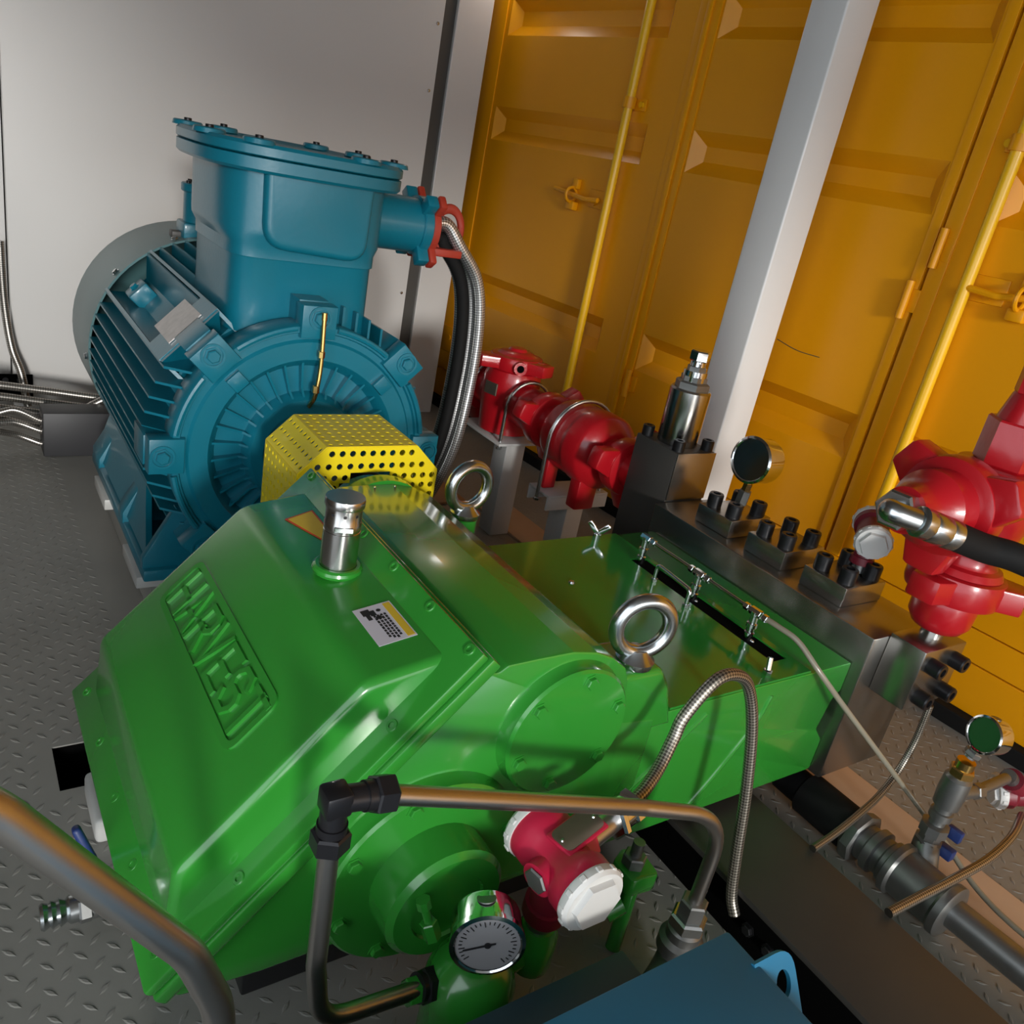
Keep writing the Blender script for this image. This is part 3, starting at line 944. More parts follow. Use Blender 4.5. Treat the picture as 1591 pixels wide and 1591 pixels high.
# side bearing covers on the near face
def bearing(cx, cz, r, depth, rb, nb, hub, a0):
    y = PC - .302
    bm = B(); lathe(bm, [(r + .006, -.004), (r, .006), (r, depth - .004), (r - .004, depth)], mtx(V((cx, y, cz)), (0, -1, 0)), 56)
    c = obj('bearing_cover', bm, 'green', pump)
    for k in range(nb):
        a = a0 + 2 * PI * k / nb
        bolt(HEX_G, 'cover_bolt', (cx + rb * math.cos(a), y - depth, cz + rb * math.sin(a)), (0, -1, 0), .0098, c, .2)
    if hub:
        bm = B(); lathe(bm, [(hub, 0), (hub, .052), (hub - .008, .060), (hub * .62, .060), (hub * .6, .055), (0, .055)], mtx(V((cx, y - depth, cz)), (0, -1, 0)), 40); obj('hub_cap', bm, 'green', c)
    return c
bearing(.717, .424, .106, .024, .087, 6, 0, .35)
bearing(.517, .236, .150, .026, .132, 8, .088, .30)
# far-side pinion housing that reaches into the guard
bm = B(); lathe(bm, [(.108, 0), (.108, .03), (.090, .040), (.085, .085), (.05, .09)], mtx(V((MX, PC + .30, MZ)), (0, 1, 0)), 48); obj('pinion_housing', bm, 'green', pump)
bm = B(); cyl(bm, (MX, PC + .38, MZ), (MX, 1.46, MZ), .035, 24); obj('input_shaft', bm, 'steel', pump)
# plunger frame (distance piece)
bm = B(); prism(bm, round_poly([(.80, .125), (1.448, .125), (1.448, .20), (1.415, .235), (1.430, .305), (1.448, .322), (1.448, .388), (.80, .388)], [0, .006, .01, .01, .01, .004, .006, 0]), xz(), PC - .299, PC + .299, .002, 2); dist = obj('plunger_frame', bm, 'green', pump)
# raised ribs cast on its near side
for pts in ([(.90, .23), (.96, .28), (1.05, .36)], [(1.08, .14), (1.13, .20), (1.20, .30), (1.22, .36)]):
    bm = B(); tube(bm, spline([(a, PC - .2955, b) for a, b in pts], 6), .007, 10); obj('cast_rib', bm, 'green', dist)
# cover plate with the long slot
bm = B()
for a, b in (((.955, .742), (1.264, 1.336)), ((1.307, .742), (1.322, 1.336)), ((1.264, .742), (1.307, .789)), ((1.264, 1.212), (1.307, 1.336))):
    box(bm, (a[0], a[1], .3885), (b[0], b[1], .3925))
lidp = obj('cover_plate', bm, 'green_lid', pump, 0)
bm = B(); box(bm, (1.264, .789, .3883), (1.307, 1.212, .3893)); obj('slot_floor', bm, 'pit_black', lidp, 0)
for y in (.86, 1.02):
    bm = B(); lathe(bm, [(.004, 0), (.003, .002), (0, .0025)], mtx(V((1.288, y, .3895)), (0, 0, 1)), 10); obj('rivet', bm, 'zinc', lidp)
bm = B(); tube(bm, smooth_path([(1.248, 1.112, .392), (1.248, 1.112, .432), (1.238, 1.002, .432), (1.238, 1.002, .392)], .010), .0048, 12); obj('grab_handle', bm, 'chrome', lidp)
for p in ((1.248, 1.112), (1.238, 1.002)):
    bm = B(); hexa(bm, (*p, .392), (*p, .400), .008); obj('handle_nut', bm, 'zinc', lidp)
bm = B(); cyl(bm, (1.245, 1.315, .39), (1.245, 1.315, .408), .010, 14)
for s in (-1, 1):
    M = Matrix.Translation((1.245, 1.315, .408)) @ Matrix.Rotation(2.38, 4, 'Z') @ Matrix.Rotation(s * .75, 4, 'Y')
    box(bm, (-.0065, -.004, 0), (.0065, .004, .036), .0035, 2, M)
obj('wing_nut', bm, 'chrome', lidp)
bm = B(); hexa(bm, (1.217, .762, .392), (1.217, .762, .402), .009); cyl(bm, (1.217, .762, .402), (1.221, .768, .424), .0055, 10); obj('plate_screw', bm, 'chrome', lidp)
bm = B(); lathe(bm, [(.007, 0), (.005, .004), (0, .005)], mtx(V((1.05, 1.149, .3925)), (0, 0, 1)), 10); obj('plate_screw', bm, 'zinc', lidp)
# breather
bx, by, bz = .477, 1.036, .548
bm = B(); torus(bm, Matrix.Translation((bx, by, bz + .004)), .031, .0075, 32, 10); obj('breather_boss', bm, 'green', pump)
bm = B(); lathe(bm, [(.0275, 0), (.0275, .068), (.0265, .069), (.0265, .071), (.0275, .072), (.0275, .083), (.0268, .0845), (.0268, .106), (.0292, .107), (.0296, .109), (.0296, .118), (.0288, .120), (0, .120)], mtx(V((bx, by, bz)), (0, 0, 1)), 40)
br = obj('breather', bm, 'steel', pump)
for a in (-2.6, -1.9, -1.2):
    bm = B(); p = V((bx + .0266 * math.cos(a), by + .0266 * math.sin(a), bz + .098)); lathe(bm, [(.0026, 0), (.0026, .0006), (0, .0006)], mtx(p, (math.cos(a), math.sin(a), 0)), 10); obj('vent_hole', bm, 'ink', br)
bm = B(); a = -1.9; M = Matrix.Translation((bx + .0258 * math.cos(a), by + .0258 * math.sin(a), bz + .0775)) @ Matrix.Rotation(a, 4, 'Z'); box(bm, (-.001, -.014, -.004), (.0022, .014, .004), .0008, 1, M); obj('wrench_flat', bm, 'chrome', br)
# eye bolts on their bosses
for y, rz in ((1.312, .10), (.768, -.28)):
    if y > 1:
        bm = B(); cyl(bm, (.868, y, .38), (.868, y, .482), .027, 28, bev=.004); boss = obj('eyebolt_boss', bm, 'green', pump)
    bm = B(); lathe(bm, [(.030, .482), (.031, .486), (.031, .492), (.022, .500), (.016, .508), (0, .508)], Matrix.Translation((.868, y, 0)), 28)
    torus(bm, Matrix.Translation((.868, y, .546)) @ Matrix.Rotation(rz, 4, 'Z') @ Matrix.Rotation(PI / 2, 4, 'X'), .045, .0125, 44, 16)
    obj('eye_bolt', bm, 'zinc', pump)
bm = B(); prism(bm, round_poly([(.80, .36), (.965, .36), (.935, .44), (.908, .480), (.835, .482), (.80, .48)], [0, 0, .03, .02, .01, 0], 5), xz(), .7375, .835, .010, 3); obj('eyebolt_shoulder', bm, 'green', pump)
# stickers and maker plate
stk = B(); box(stk, (.454, .829, .5555), (.509, .921, .5560)); 
def tilt_to_cover(me_bm):
    """lay the sticker on the cover's top facet, which falls 9.8 degrees towards the back"""
    s = (.556 - .537) / (.522 - .412)
    for v in me_bm.verts:
        v.co.z += (v.co.x - .522) * s + .0012
    return me_bm
st = obj('caution_label', tilt_to_cover(stk), 'label_white', pump, 0)
st['label'] = 'white caution sticker with black pictogram'
bm = B(); box(bm, (.4965, .832, .5561), (.507, .918, .5564)); obj('label_header', tilt_to_cover(bm), 'label_yellow', st, 0)
bm = B()
random.seed(3)
for r, xx in enumerate((.4905, .4855, .4805, .4755)):
    yy = .896
    while yy > .838 + r * .002:
        L = random.uniform(.0035, .006)
        box(bm, (xx - .0016, yy - L, .5561), (xx + .0016, yy, .5564)); yy -= L + .002
obj('label_text', tilt_to_cover(bm), 'ink', st, 0)
bm = B()
box(bm, (.462, .900, .5561), (.474, .914, .5564)); box(bm, (.472, .896, .5561), (.480, .909, .5564)); box(bm, (.465, .888, .5561), (.471, .902, .5564)); lathe(bm, [(.0034, .5561), (.0034, .5564)], Matrix.Translation((.486, .906, 0)), 12); box(bm, (.476, .886, .5561), (.484, .893, .5564))
obj('label_pictogram', tilt_to_cover(bm), 'ink', st, 0)
bm = B(); prism(bm, round_poly([(.458, 1.222), (.509, 1.232), (.509, 1.112), (.492, 1.112)], [.002, .002, .002, .02]), Matrix.Identity(4), .5555, .5560); yl = obj('notice_label', tilt_to_cover(bm), 'label_red', pump, 0)
bm = B(); prism(bm, round_poly([(.4625, 1.219), (.506, 1.228), (.506, 1.116), (.493, 1.117)], [.002, .002, .002, .02]), Matrix.Identity(4), .5561, .5564); yy_ = obj('label_field', tilt_to_cover(bm), 'label_yellow', yl, 0)
bm = B(); box(bm, (.664, 1.318, .5475), (.712, 1.334, .5485)); obj('maker_plate', bm, 'plate_silver', pump, 0)
for xx in (.667, .709):
    bm = B(); lathe(bm, [(.003, 0), (.002, .002), (0, .002)], mtx(V((xx, 1.326, .5485)), (0, 0, 1)), 10); obj('rivet', bm, 'chrome', pump)
# oval window on the crown, far side
bm = B(); M = Matrix.Translation((.787, 1.235, .519)) @ Matrix.Rotation(.52, 4, 'Y') @ Matrix.Scale(3.0, 4, V((0, 1, 0))); torus(bm, M, .016, .0022, 28, 8); obj('oval_plate_rim', bm, 'chrome', pump)
bm = B(); lathe(bm, [(.015, 0), (.015, .0008)], Matrix.Translation((.787, 1.235, .519)) @ Matrix.Rotation(.52, 4, 'Y') @ Matrix.Scale(3.0, 4, V((0, 1, 0))), 28); obj('oval_plate', bm, 'bronze_plate', pump)

# ---- fluid end
bm = B(); box(bm, (1.4505, .716, .118), (1.655, 1.358, .455), .0035); fe_ = obj('fluid_end', bm, 'block_steel', pump)
for y0 in (1.1475, .987, .826):
    bm = B(); box(bm, (1.488, y0, .4555), (1.625, y0 + .109, .500), .0025); obj('clamp_plate', bm, 'block_steel', fe_)
    for dx in (.026, .111):
        for dy in (.023, .086):
            bolt(CAPSCREW, 'cap_screw', (1.488 + dx, y0 + dy, .500), (0, 0, 1), .0178, fe_, 0, 1.45)
# outlet flange on the near end
bm = B(); box(bm, (1.500, .639, .332), (1.645, .7155, .464), .003); obj('outlet_flange', bm, 'block_steel', fe_)
for dx in (.030, .112):
    for dz in (.030, .100):
        bolt(CAPSCREW, 'cap_screw', (1.500 + dx, .639, .332 + dz), (0, -1, 0), .0165, fe_, 0, 1.4)
bm = B(); box(bm, (1.48, .93, .010), (1.63, 1.30, .118), .003); obj('pedestal', bm, 'beam_dark', fe_)
# lubrication line of chrome tees standing in the slot
lube = thing('lubrication_line', 'chrome oil drip line with three tees standing in the black slot', 'pipe fitting', (1.286, 1.04, .39))
for i, y in enumerate((1.200, 1.030, .872)):
    bm = B(); lathe(bm, [(.0105, 0), (.0105, .016), (.0080, .018), (.0080, .026), (.0112, .028), (.0112, .036), (.0080, .038), (.0080, .052), (.0100, .054), (.0100, .062), (0, .064)], mtx(V((1.286, y, .389)), (0, 0, 1)), 14)
    obj('drip_stem', bm, 'chrome', lube)
    bm = B(); hexa(bm, (1.286, y - .014, .449), (1.286, y + .014, .449), .0088); 
    for s in (-1, 1):
        if i == 0 and s > 0: continue
        hexa(bm, (1.286, y + s * .018, .449), (1.286, y + s * .030, .449), .0078)
    obj('tee', bm, 'chrome', lube)
bm = B(); cyl(bm, (1.286, 1.19, .449), (1.286, 1.05, .450), .0042, 12); cyl(bm, (1.286, 1.02, .450), (1.286, .885, .449), .0042, 12); obj('oil_tube', bm, 'steel', lube)

# ================================================================== RELIEF VALVE AND RED LINE BEHIND
rel = thing('relief_valve', 'dark steel relief valve block with upright machined cylinder', 'valve', (1.557, 1.443, .20))
bm = B(); box(bm, (1.489, 1.3655, .20), (1.6245, 1.521, .582), .004); obj('valve_block', bm, 'beam_dark', rel)
bm = B(); box(bm, (1.4895, 1.362, .4565), (1.624, 1.3654, .5815), .001); obj('paler_face', bm, 'block_steel', rel)  # paler steel sheet over the near side of the block
rc = V((1.557, 1.443, 0))
bm = B(); lathe(bm, [(.050, .582), (.052, .586), (.052, .722), (.048, .727)], Matrix.Translation(rc), 40); obj('spring_housing', bm, 'steel', rel)
bm = B(); lathe(bm, [(.044, .727), (.044, .742), (.038, .746), (.034, .746), (.034, .758), (.028, .760), (.024, .764), (.024, .782), (.020, .784), (.020, .792)], Matrix.Translation(rc), 6); obj('hex_neck', bm, 'galv', rel)
bm = B(); cyl(bm, rc + V((0, 0, .742)), rc + V((0, 0, .772)), .030, 24); cyl(bm, rc + V((0, 0, .772)), rc + V((0, 0, .800)), .019, 20); hexa(bm, rc + V((0, 0, .796)), rc + V((0, 0, .822)), .025); obj('adjusting_screw', bm, 'chrome', rel)
for x in (1.507, 1.608):
    for y in (1.385, 1.502):
        bolt(CAPSCREW, 'cap_screw', (x, y, .582), (0, 0, 1), .0155, rel, 0, 1.4)

def wing_nut(bm, c, axis, r, h, lug, nl=3, roll=0.0, lw=.045):
    """hammer-union nut: ring with blunt wings"""
    M = mtx(V(c), axis, roll)
    lathe(bm, [(r * .78, 0), (r * .96, h * .08), (r, h * .25), (r, h * .75), (r * .96, h * .92), (r * .78, h)], M, 40)
    for k in range(nl):
        Mk = M @ Matrix.Rotation(2 * PI * k / nl, 4, 'Z')
        pl = [(r * .80, -lw * .75), (lug * .97, -lw * .5), (lug, -lw * .35), (lug, lw * .35), (lug * .97, lw * .5), (r * .80, lw * .75)]
        b2 = B(); prism(b2, pl, Mk, h * .12, h * .88, .005, 2)
        me = bpy.data.meshes.new('t'); b2.to_mesh(me); b2.free(); bm.from_mesh(me); bpy.data.meshes.remove(me)
    return bm

RX, RZ = 1.560, .450
chk = thing('check_valve', 'red swing check valve with lugged cap, far end of red line', 'valve', (RX, 2.22, RZ - .11))
bm = B(); lathe(bm, [(.072, -.115), (.085, -.11), (.088, -.07), (.092, -.02), (.095, .03), (.093, .075), (.086, .095), (.078, .10)], Matrix.Translation((RX, 2.22, RZ)), 40); obj('valve_body', bm, 'red', chk)
bm = B(); wing_nut(bm, (RX, 2.22, RZ + .095), (0, 0, 1), .088, .05, .135, 3, .35, .06); capn = obj('lugged_cap', bm, 'red', chk)
bm = B(); lathe(bm, [(.070, .142), (.055, .152), (.032, .157), (.026, .165), (0, .168)], Matrix.Translation((RX, 2.22, RZ)), 32); obj('cap_dome', bm, 'red', chk)
for a in (-2.0, -1.1):
    bm = B(); u = V((math.cos(a), math.sin(a), 0)); cyl(bm, V((RX, 2.22, RZ + .12)) + u * .07, V((RX, 2.22, RZ + .12)) + u * .105, .021, 18); hb = obj('lug_boss', bm, 'red', chk)
    bm = B(); cyl(bm, V((RX, 2.22, RZ + .12)) + u * .1052, V((RX, 2.22, RZ + .12)) + u * .1056, .012, 14); obj('lug_socket', bm, 'pit_black', hb)
bm = B(); cyl(bm, (RX, 2.10, RZ), (RX, 2.16, RZ), .066, 32); cyl(bm, (RX, 2.28, RZ), (RX, 2.38, RZ), .068, 32); obj('end_neck', bm, 'red', chk)
bm = B(); wing_nut(bm, (RX, 2.35, RZ), (0, 1, 0), .095, .07, .135, 3, .5, .05); obj('end_nut', bm, 'red', chk)
bm = B(); M = mtx(V((RX - .088, 2.20, RZ + .035)), (-1, -.25, 0)); box(bm, (-.026, -.020, 0), (.026, .020, .006), .001, 1, M); obj('tag_plate', bm, 'bronze_plate', chk)

un = thing('wing_union', 'red hammer union between check valve and red cylinder', 'union', (RX, 1.98, RZ - .1))
bm = B(); wing_nut(bm, (RX, 1.955, RZ), (0, 1, 0), .088, .060, .130, 3, .30, .05); obj('union_nut', bm, 'red', un)
bm = B(); cyl(bm, (RX, 1.905, RZ), (RX, 1.955, RZ), .062, 32); cyl(bm, (RX, 2.015, RZ), (RX, 2.098, RZ), .068, 32); obj('union_sleeve', bm, 'red', un)

swv = thing('valve_cylinder', 'thick red cylindrical valve body clamped on grey bracket', 'valve', (RX, 1.77, RZ - .17))
bm = B(); lathe(bm, [(.062, 1.668), (.075, 1.672), (.105, 1.690), (.112, 1.705), (.112, 1.760), (.108, 1.763), (.108, 1.860), (.100, 1.885), (.062, 1.904)], Matrix(((1, 0, 0, RX), (0, 0, 1, 0), (0, -1, 0, RZ), (0, 0, 0, 1))), 48); obj('cylinder_body', bm, 'red', swv)
bm = B(); box(bm, (RX - .075, 1.69, RZ - .17), (RX - .005, 1.735, RZ - .08), .006); obj('support_foot', bm, 'red', swv)
bm = B(); box(bm, (RX - .075, 1.85, RZ - .17), (RX - .03, 1.88, RZ - .07), .006); obj('support_foot', bm, 'red', swv)
un2 = thing('wing_union', 'red hammer union nut against the dark relief valve block', 'union', (RX, 1.60, RZ - .1))
bm = B(); wing_nut(bm, (RX, 1.572, RZ), (0, 1, 0), .080, .060, .128, 3, .25, .055); obj('union_nut', bm, 'red', un2)
bm = B(); cyl(bm, (RX, 1.5215, RZ), (RX, 1.575, RZ), .052, 32); cyl(bm, (RX, 1.63, RZ), (RX, 1.667, RZ), .058, 32); obj('union_sleeve', bm, 'red', un2)

# grey stands with U-bolts
s1 = thing('valve_stand', 'grey post stand with flat plate under the red check valve', 'stand', (1.56, 2.2, 0))
bm = B(); box(bm, (1.462, 2.085, .326), (1.656, 2.345, .334), .001); obj('top_plate', bm, 'stand_grey', s1)
bm = B(); box(bm, (1.500, 2.095, .001), (1.575, 2.170, .326), .004); obj('stand_post', bm, 'stand_grey', s1)
s2 = thing('valve_stand', 'grey bracket stand under the thick red cylinder', 'stand', (1.56, 1.85, 0))
bm = B(); box(bm, (1.470, 1.795, .272), (1.700, 1.900, .2795), .001); box(bm, (1.470, 1.795, .232), (1.700, 1.803, .272), .001); box(bm, (1.470, 1.892, .232), (1.70, 1.90, .272), .001); obj('channel_top', bm, 'stand_grey', s2)
bm = B(); box(bm, (1.560, 1.805, .0095), (1.625, 1.890, .232), .004); obj('stand_post', bm, 'stand_grey', s2)
def ubolt(y, R, zb, lab, lean=0.0):
    pts = [V((RX - R, y, zb))]
    for k in range(17):
        a = PI - PI * k / 16
        pts.append(V((RX + R * math.cos(a), y + lean * math.sin(a), RZ + R * math.sin(a))))
    pts.append(V((RX + R, y, zb)))
    u = thing('u_bolt', lab, 'u-bolt', (RX, y, zb), 'u-bolts on the red line')
    bm = B(); tube(bm, pts, .0060, 10); obj('bolt_rod', bm, 'zinc', u)
    for s in (-1, 1):
        bm = B(); hexa(bm, (RX + s * R, y, zb + .0), (RX + s * R, y, zb + .009), .010); obj('bolt_nut', bm, 'zinc', u)
ubolt(2.325, .088, .310, 'steel u-bolt over the far neck of the check valve')
ubolt(2.105, .083, .310, 'steel u-bolt over the near neck of the check valve')
ubolt(1.815, .1185, .262, 'steel u-bolt over the thick red cylinder')

# ================================================================== GAUGES AND TRANSMITTERS
def gauge(name, lab, c, n, r, depth, dial, stem_to, stem_mat='brass', needle=None, marks=False, plug=None):
    c, n = V(c), V(n).normalized()
    g = thing(name, lab, 'gauge', tuple(V(stem_to)))
    bm = B(); lathe(bm, [(r * .93, 0), (r * .95, depth * .1), (r * .95, depth * .8), (r, depth * .84), (r, depth), (r * .9, depth * 1.04), (r * .86, depth * 1.0)], mtx(c - n * depth, n), 44, cap=False); lathe(bm, [(0, 0), (r * .93, 0)], mtx(c - n * depth, n), 44, cap=False); obj('case', bm, 'chrome' if r > .03 else 'steel', g)
    bm = B(); lathe(bm, [(0, -.001), (r * .87, -.001)], mtx(c - n * .001, n), 40, cap=False); obj('dial', bm, dial, g)
    x, y, z = frame(n)
    if marks:
        bm = B()
        for k in range(28):
            a = math.radians(-45 + 270 * k / 27)
            Mk = mtx(c, n) @ Matrix.Rotation(a, 4, 'Z')
            L = .14 if k % 3 == 0 else .07
            box(bm, (r * (.74 - L), -.0005, -.0015), (r * .76, .0005, -.0008), 0, 1, Mk)
        obj('scale_marks', bm, 'ink', g, 0)
    if needle is not None:
        bm = B(); Mk = mtx(c, n) @ Matrix.Rotation(needle, 4, 'Z'); box(bm, (-r * .22, -.0011, -.0006), (r * .66, .0011, .0002), 0, 1, Mk); lathe(bm, [(.004, -.0006), (.004, .001), (0, .001)], mtx(c, n), 12); obj('needle', bm, 'ink', g, 0)
    if plug is not None:
        bm = B(); p = c - n * depth * .45 + V(plug).normalized() * r * .945; lathe(bm, [(r * .26, 0), (r * .26, .0015), (0, .0025)], mtx(p, plug), 18); obj('fill_plug', bm, 'galv', g)
    b = c - n * depth * .5
    d = (V(stem_to) - b)
    s = b + d.normalized() * r * .9
    e = V(stem_to)
    bm = B(); m1 = s.lerp(e, .35); cyl(bm, s, m1, .0075, 14); hexa(bm, s.lerp(e, .12), m1, .0115); obj('stem', bm, stem_mat, g)
    bm = B(); hexa(bm, m1, s.lerp(e, .8), .0155); cyl(bm, s.lerp(e, .8), e, .010, 14); obj('adapter', bm, 'galv', g)
    return g
gauge('pressure_gauge', 'black-faced pressure gauge standing on the farthest clamp plate', (1.540, 1.190, .634), (-.99, -.05, .10), .056, .058, 'dial_dark', (1.567, 1.203, .500))
gauge('pressure_gauge', 'chrome gauge with green reflection painted on its dial on the steel pipework at right', (1.535, .505, .368), (-.95, .22, .16), .036, .036, 'dial_green_reflection', (1.539, .512, .310), 'chrome', None, False, (0.1, .1, 1))
gauge('pressure_gauge', 'white-faced dial gauge on top of the green filter pot', (.508, .548, .284), (-.47, -.88, .06), .047, .044, 'dial_grey', (.525, .585, .215), 'galv', 3.5, True, (0, .35, 1))

def transmitter(lab, c, axis, r, L, mbody, stem_to, side=None, plate=False):
    """field transmitter: cross-shaped housing with two screwed white covers"""
    c, ax = V(c), V(axis).normalized()
    t = thing('pressure_transmitter', lab, 'transmitter', tuple(V(stem_to)))
    M = mtx(c, ax)
    bm = B(); lathe(bm, [(r * .96, -L * .5), (r * .96, -L * .30), (r * .80, -L * .20), (r * .80, L * .20), (r * .96, L * .30), (r * .96, L * .5)], M, 36); obj('housing', bm, mbody, t)
    for s in (-1, 1):
        Ms = mtx(c + ax * s * L * .5, ax * s)
        bm = B(); lathe(bm, [(r, 0), (r * 1.02, .003), (r * 1.02, .011), (r * .94, .016)], Ms, 36); cv = obj('screw_cover', bm, 'white_plastic', t)
        for k in range(12):
            bm = B(); box(bm, (r * .99, -.004, .003), (r * 1.055, .004, .012), .001, 1, Ms @ Matrix.Rotation(2 * PI * k / 12, 4, 'Z')); obj('grip_rib', bm, 'white_plastic', cv)
        bm = B(); lathe(bm, [(r * .80, .016), (r * .76, .024), (0, .024)], Ms, 6); obj('cover_hex', bm, 'white_plastic', cv)
    e = V(stem_to); d = (e - c).normalized()
    bm = B(); cyl(bm, c + d * r * .5, c.lerp(e, .72), r * .55, 24); cyl(bm, c.lerp(e, .62), c.lerp(e, .80), r * .66, 24); obj('neck', bm, mbody if mbody == 'maroon' else 'maroon', t)
    bm = B(); cyl(bm, c.lerp(e, .80), e, r * .42, 20); obj('process_fitting', bm, 'galv', t)
    if side is not None:
        sd_ = V(side).normalized()
        bm = B(); hexa(bm, c + sd_ * r * .5, c + sd_ * r * 1.15, r * .52); obj('conduit_boss', bm, mbody, t)
        bm = B(); cyl(bm, c - sd_ * r * .5, c - sd_ * r * 1.02, r * .5, 24); obj('plug_boss', bm, mbody, t)
        bm = B(); hexa(bm, c - sd_ * r * 1.02, c - sd_ * r * 1.12, r * .40); obj('blank_plug', bm, 'galv', t)
    if plate:
        Mp = mtx(c, (0, 0, 1)) 
        bm = B(); sx = V(side).normalized(); sy = V((0, 0, 1)).cross(sx); up = sx.cross(sy)
        Mq = Matrix(((sx.x, sy.x, up.x, c.x), (sx.y, sy.y, up.y, c.y), (sx.z, sy.z, up.z, c.z), (0, 0, 0, 1)))
        box(bm, (-r * .3, -r * .48, r * .72), (r * 1.35, r * .48, r * .86), .004, 2, Mq); obj('plate_bed', bm, mbody, t)
        bm = B(); prism(bm, round_poly([(-r * .25, -r * .40), (r * 1.3, -r * .40), (r * 1.3, r * .40), (-r * .25, r * .40)], r * .22), Mq, r * .861, r * .90); pp = obj('rating_plate', bm, 'bronze_plate', t)
        for xx in (-.12, 1.18):
            bm = B(); lathe(bm, [(.0030, 0), (.002, .002), (0, .002)], Mq @ Matrix.Translation((xx * r, 0, r * .90)), 10); obj('plate_pin', bm, 'chrome', pp)
    return t
pt = transmitter('pink-red pressure transmitter with white caps in front of the pump', (.628, .580, .345), (0, -1, 0), .046, .112, 'pink', (.640, .600, .205), (1, .22, .14), True)
bm = B(); d = V((1, .22, .14)).normalized(); a = V((.628, .580, .345)) + d * .052; cyl(bm, a, a + d * .055, .0165, 20); obj('conduit_nipple', bm, 'tube_steel', pt)
bm = B(); hexa(bm, a + d * .046, a + d * .060, .030); cyl(bm, a + d * .060, a + d * .076, .023, 18); hexa(bm, a + d * .076, a + d * .094, .027); obj('hose_gland', bm, 'chrome', pt)
transmitter('small dark red transmitter with white cap beside the nearest clamp plate', (1.605, .885, .590), (-.72, -.62, -.15), .037, .075, 'maroon', (1.597, .880, .500))
transmitter('dark red transmitter lying low at the right edge', (1.835, .492, .150), (.75, -.6, .2), .036, .08, 'maroon', (1.760, .505, .205))

# ================================================================== RED TEE WITH UNIONS AT THE OUTLET
TXr, TYr = 1.587, .684
tee = thing('hammer_union_tee', 'tall red tee with hammer unions standing on the outlet flange', 'union', (TXr, TYr, .464))
T0 = Matrix.Translation((TXr, TYr, 0))
bm = B(); lathe(bm, [(.022, .462), (.022, .486)], T0, 24); obj('outlet_stub', bm, 'steel', tee)
bm = B(); lathe(bm, [(.040, .484), (.047, .488), (.058, .505), (.060, .545), (.056, .560)], T0, 32); obj('union_sleeve', bm, 'red', tee)
bm = B(); wing_nut(bm, (TXr, TYr, .555), (0, 0, 1), .088, .062, .122, 3, .55, .055); obj('union_nut', bm, 'red', tee)
bm = B(); lathe(bm, [(.076, .616), (.070, .628), (.060, .632), (.056, .640), (.056, .67), (.068, .69), (.075, .715), (.077, .75), (.075, .785), (.068, .800)], T0, 40); obj('tee_body', bm, 'red', tee)
bm = B(); lathe(bm, [(.070, .796), (.082, .802), (.084, .812), (.078, .820), (.062, .822)], T0, 40); obj('tee_collar', bm, 'red', tee)
bm = B(); hexa(bm, (TXr, TYr, .822), (TXr, TYr, .905), .058, .06, .3); obj('upper_hex', bm, 'red', tee)
bm = B(); lathe(bm, [(.046, .905), (.044, .915), (.036, .950), (.034, .955)], T0, 28); obj('upper_cone', bm, 'red', tee)
bm = B(); hexa(bm, (TXr, TYr, .953), (TXr, TYr, 1.005), .038, .06, .1); obj('top_plug', bm, 'red', tee)
bm = B(); cyl(bm, (TXr - .05, TYr, .75), (TXr - .115, TYr, .752), .064, 32); obj('side_neck', bm, 'red', tee)
bm = B(); wing_nut(bm, (TXr - .105, TYr, .752), (-1, 0, 0), .090, .060, .126, 3, .5, .060); obj('side_nut', bm, 'red', tee)
bm = B(); lathe(bm, [(.066, 0), (.066, .045), (.058, .055), (.045, .075), (.040, .095), (.040, .115), (0, .115)], mtx(V((TXr - .165, TYr, .752)), (-1, 0, 0)), 36); obj('side_plug', bm, 'red', tee)
bm = B(); cyl(bm, (TXr, TYr + .05, .75), (TXr, TYr + .02, .75), .06, 24); obj('blind_boss', bm, 'red', tee)
# black hose with swivel elbow
hose = thing('hydraulic_hose', 'black rubber hose with crimped steel elbow at the red tee', 'hose', (1.29, .67, .70))
e0, e1, e2, e3 = V((1.306, .684, .752)), V((1.232, .672, .764)), V((1.275, .640, .756)), V((1.345, .612, .738))
bm = B(); hexa(bm, e0, e0.lerp(e1, .55), .034); obj('swivel_nut', bm, 'zinc', hose)
bm = B(); tube(bm, smooth_path([e0.lerp(e1, .3), e1, e2], .03), .0185, 18); obj('elbow', bm, 'zinc', hose)
bm = B(); q = (e3 - e2).normalized(); lathe(bm, [(.020, 0), (.026, .004), (.026, .020), (.0245, .024), (.026, .028), (.026, .055), (.0245, .059), (.026, .063), (.026, .080)], mtx(e2, q), 24); obj('ferrule', bm, 'zinc', hose)
bm = B(); tube(bm, spline([e2 + q * .072, e2 + q * .15, V((1.46, .545, .715)), V((1.58, .47, .675)), V((1.70, .35, .61))], 10), .0245, 20); obj('rubber_hose', bm, 'rubber', hose)

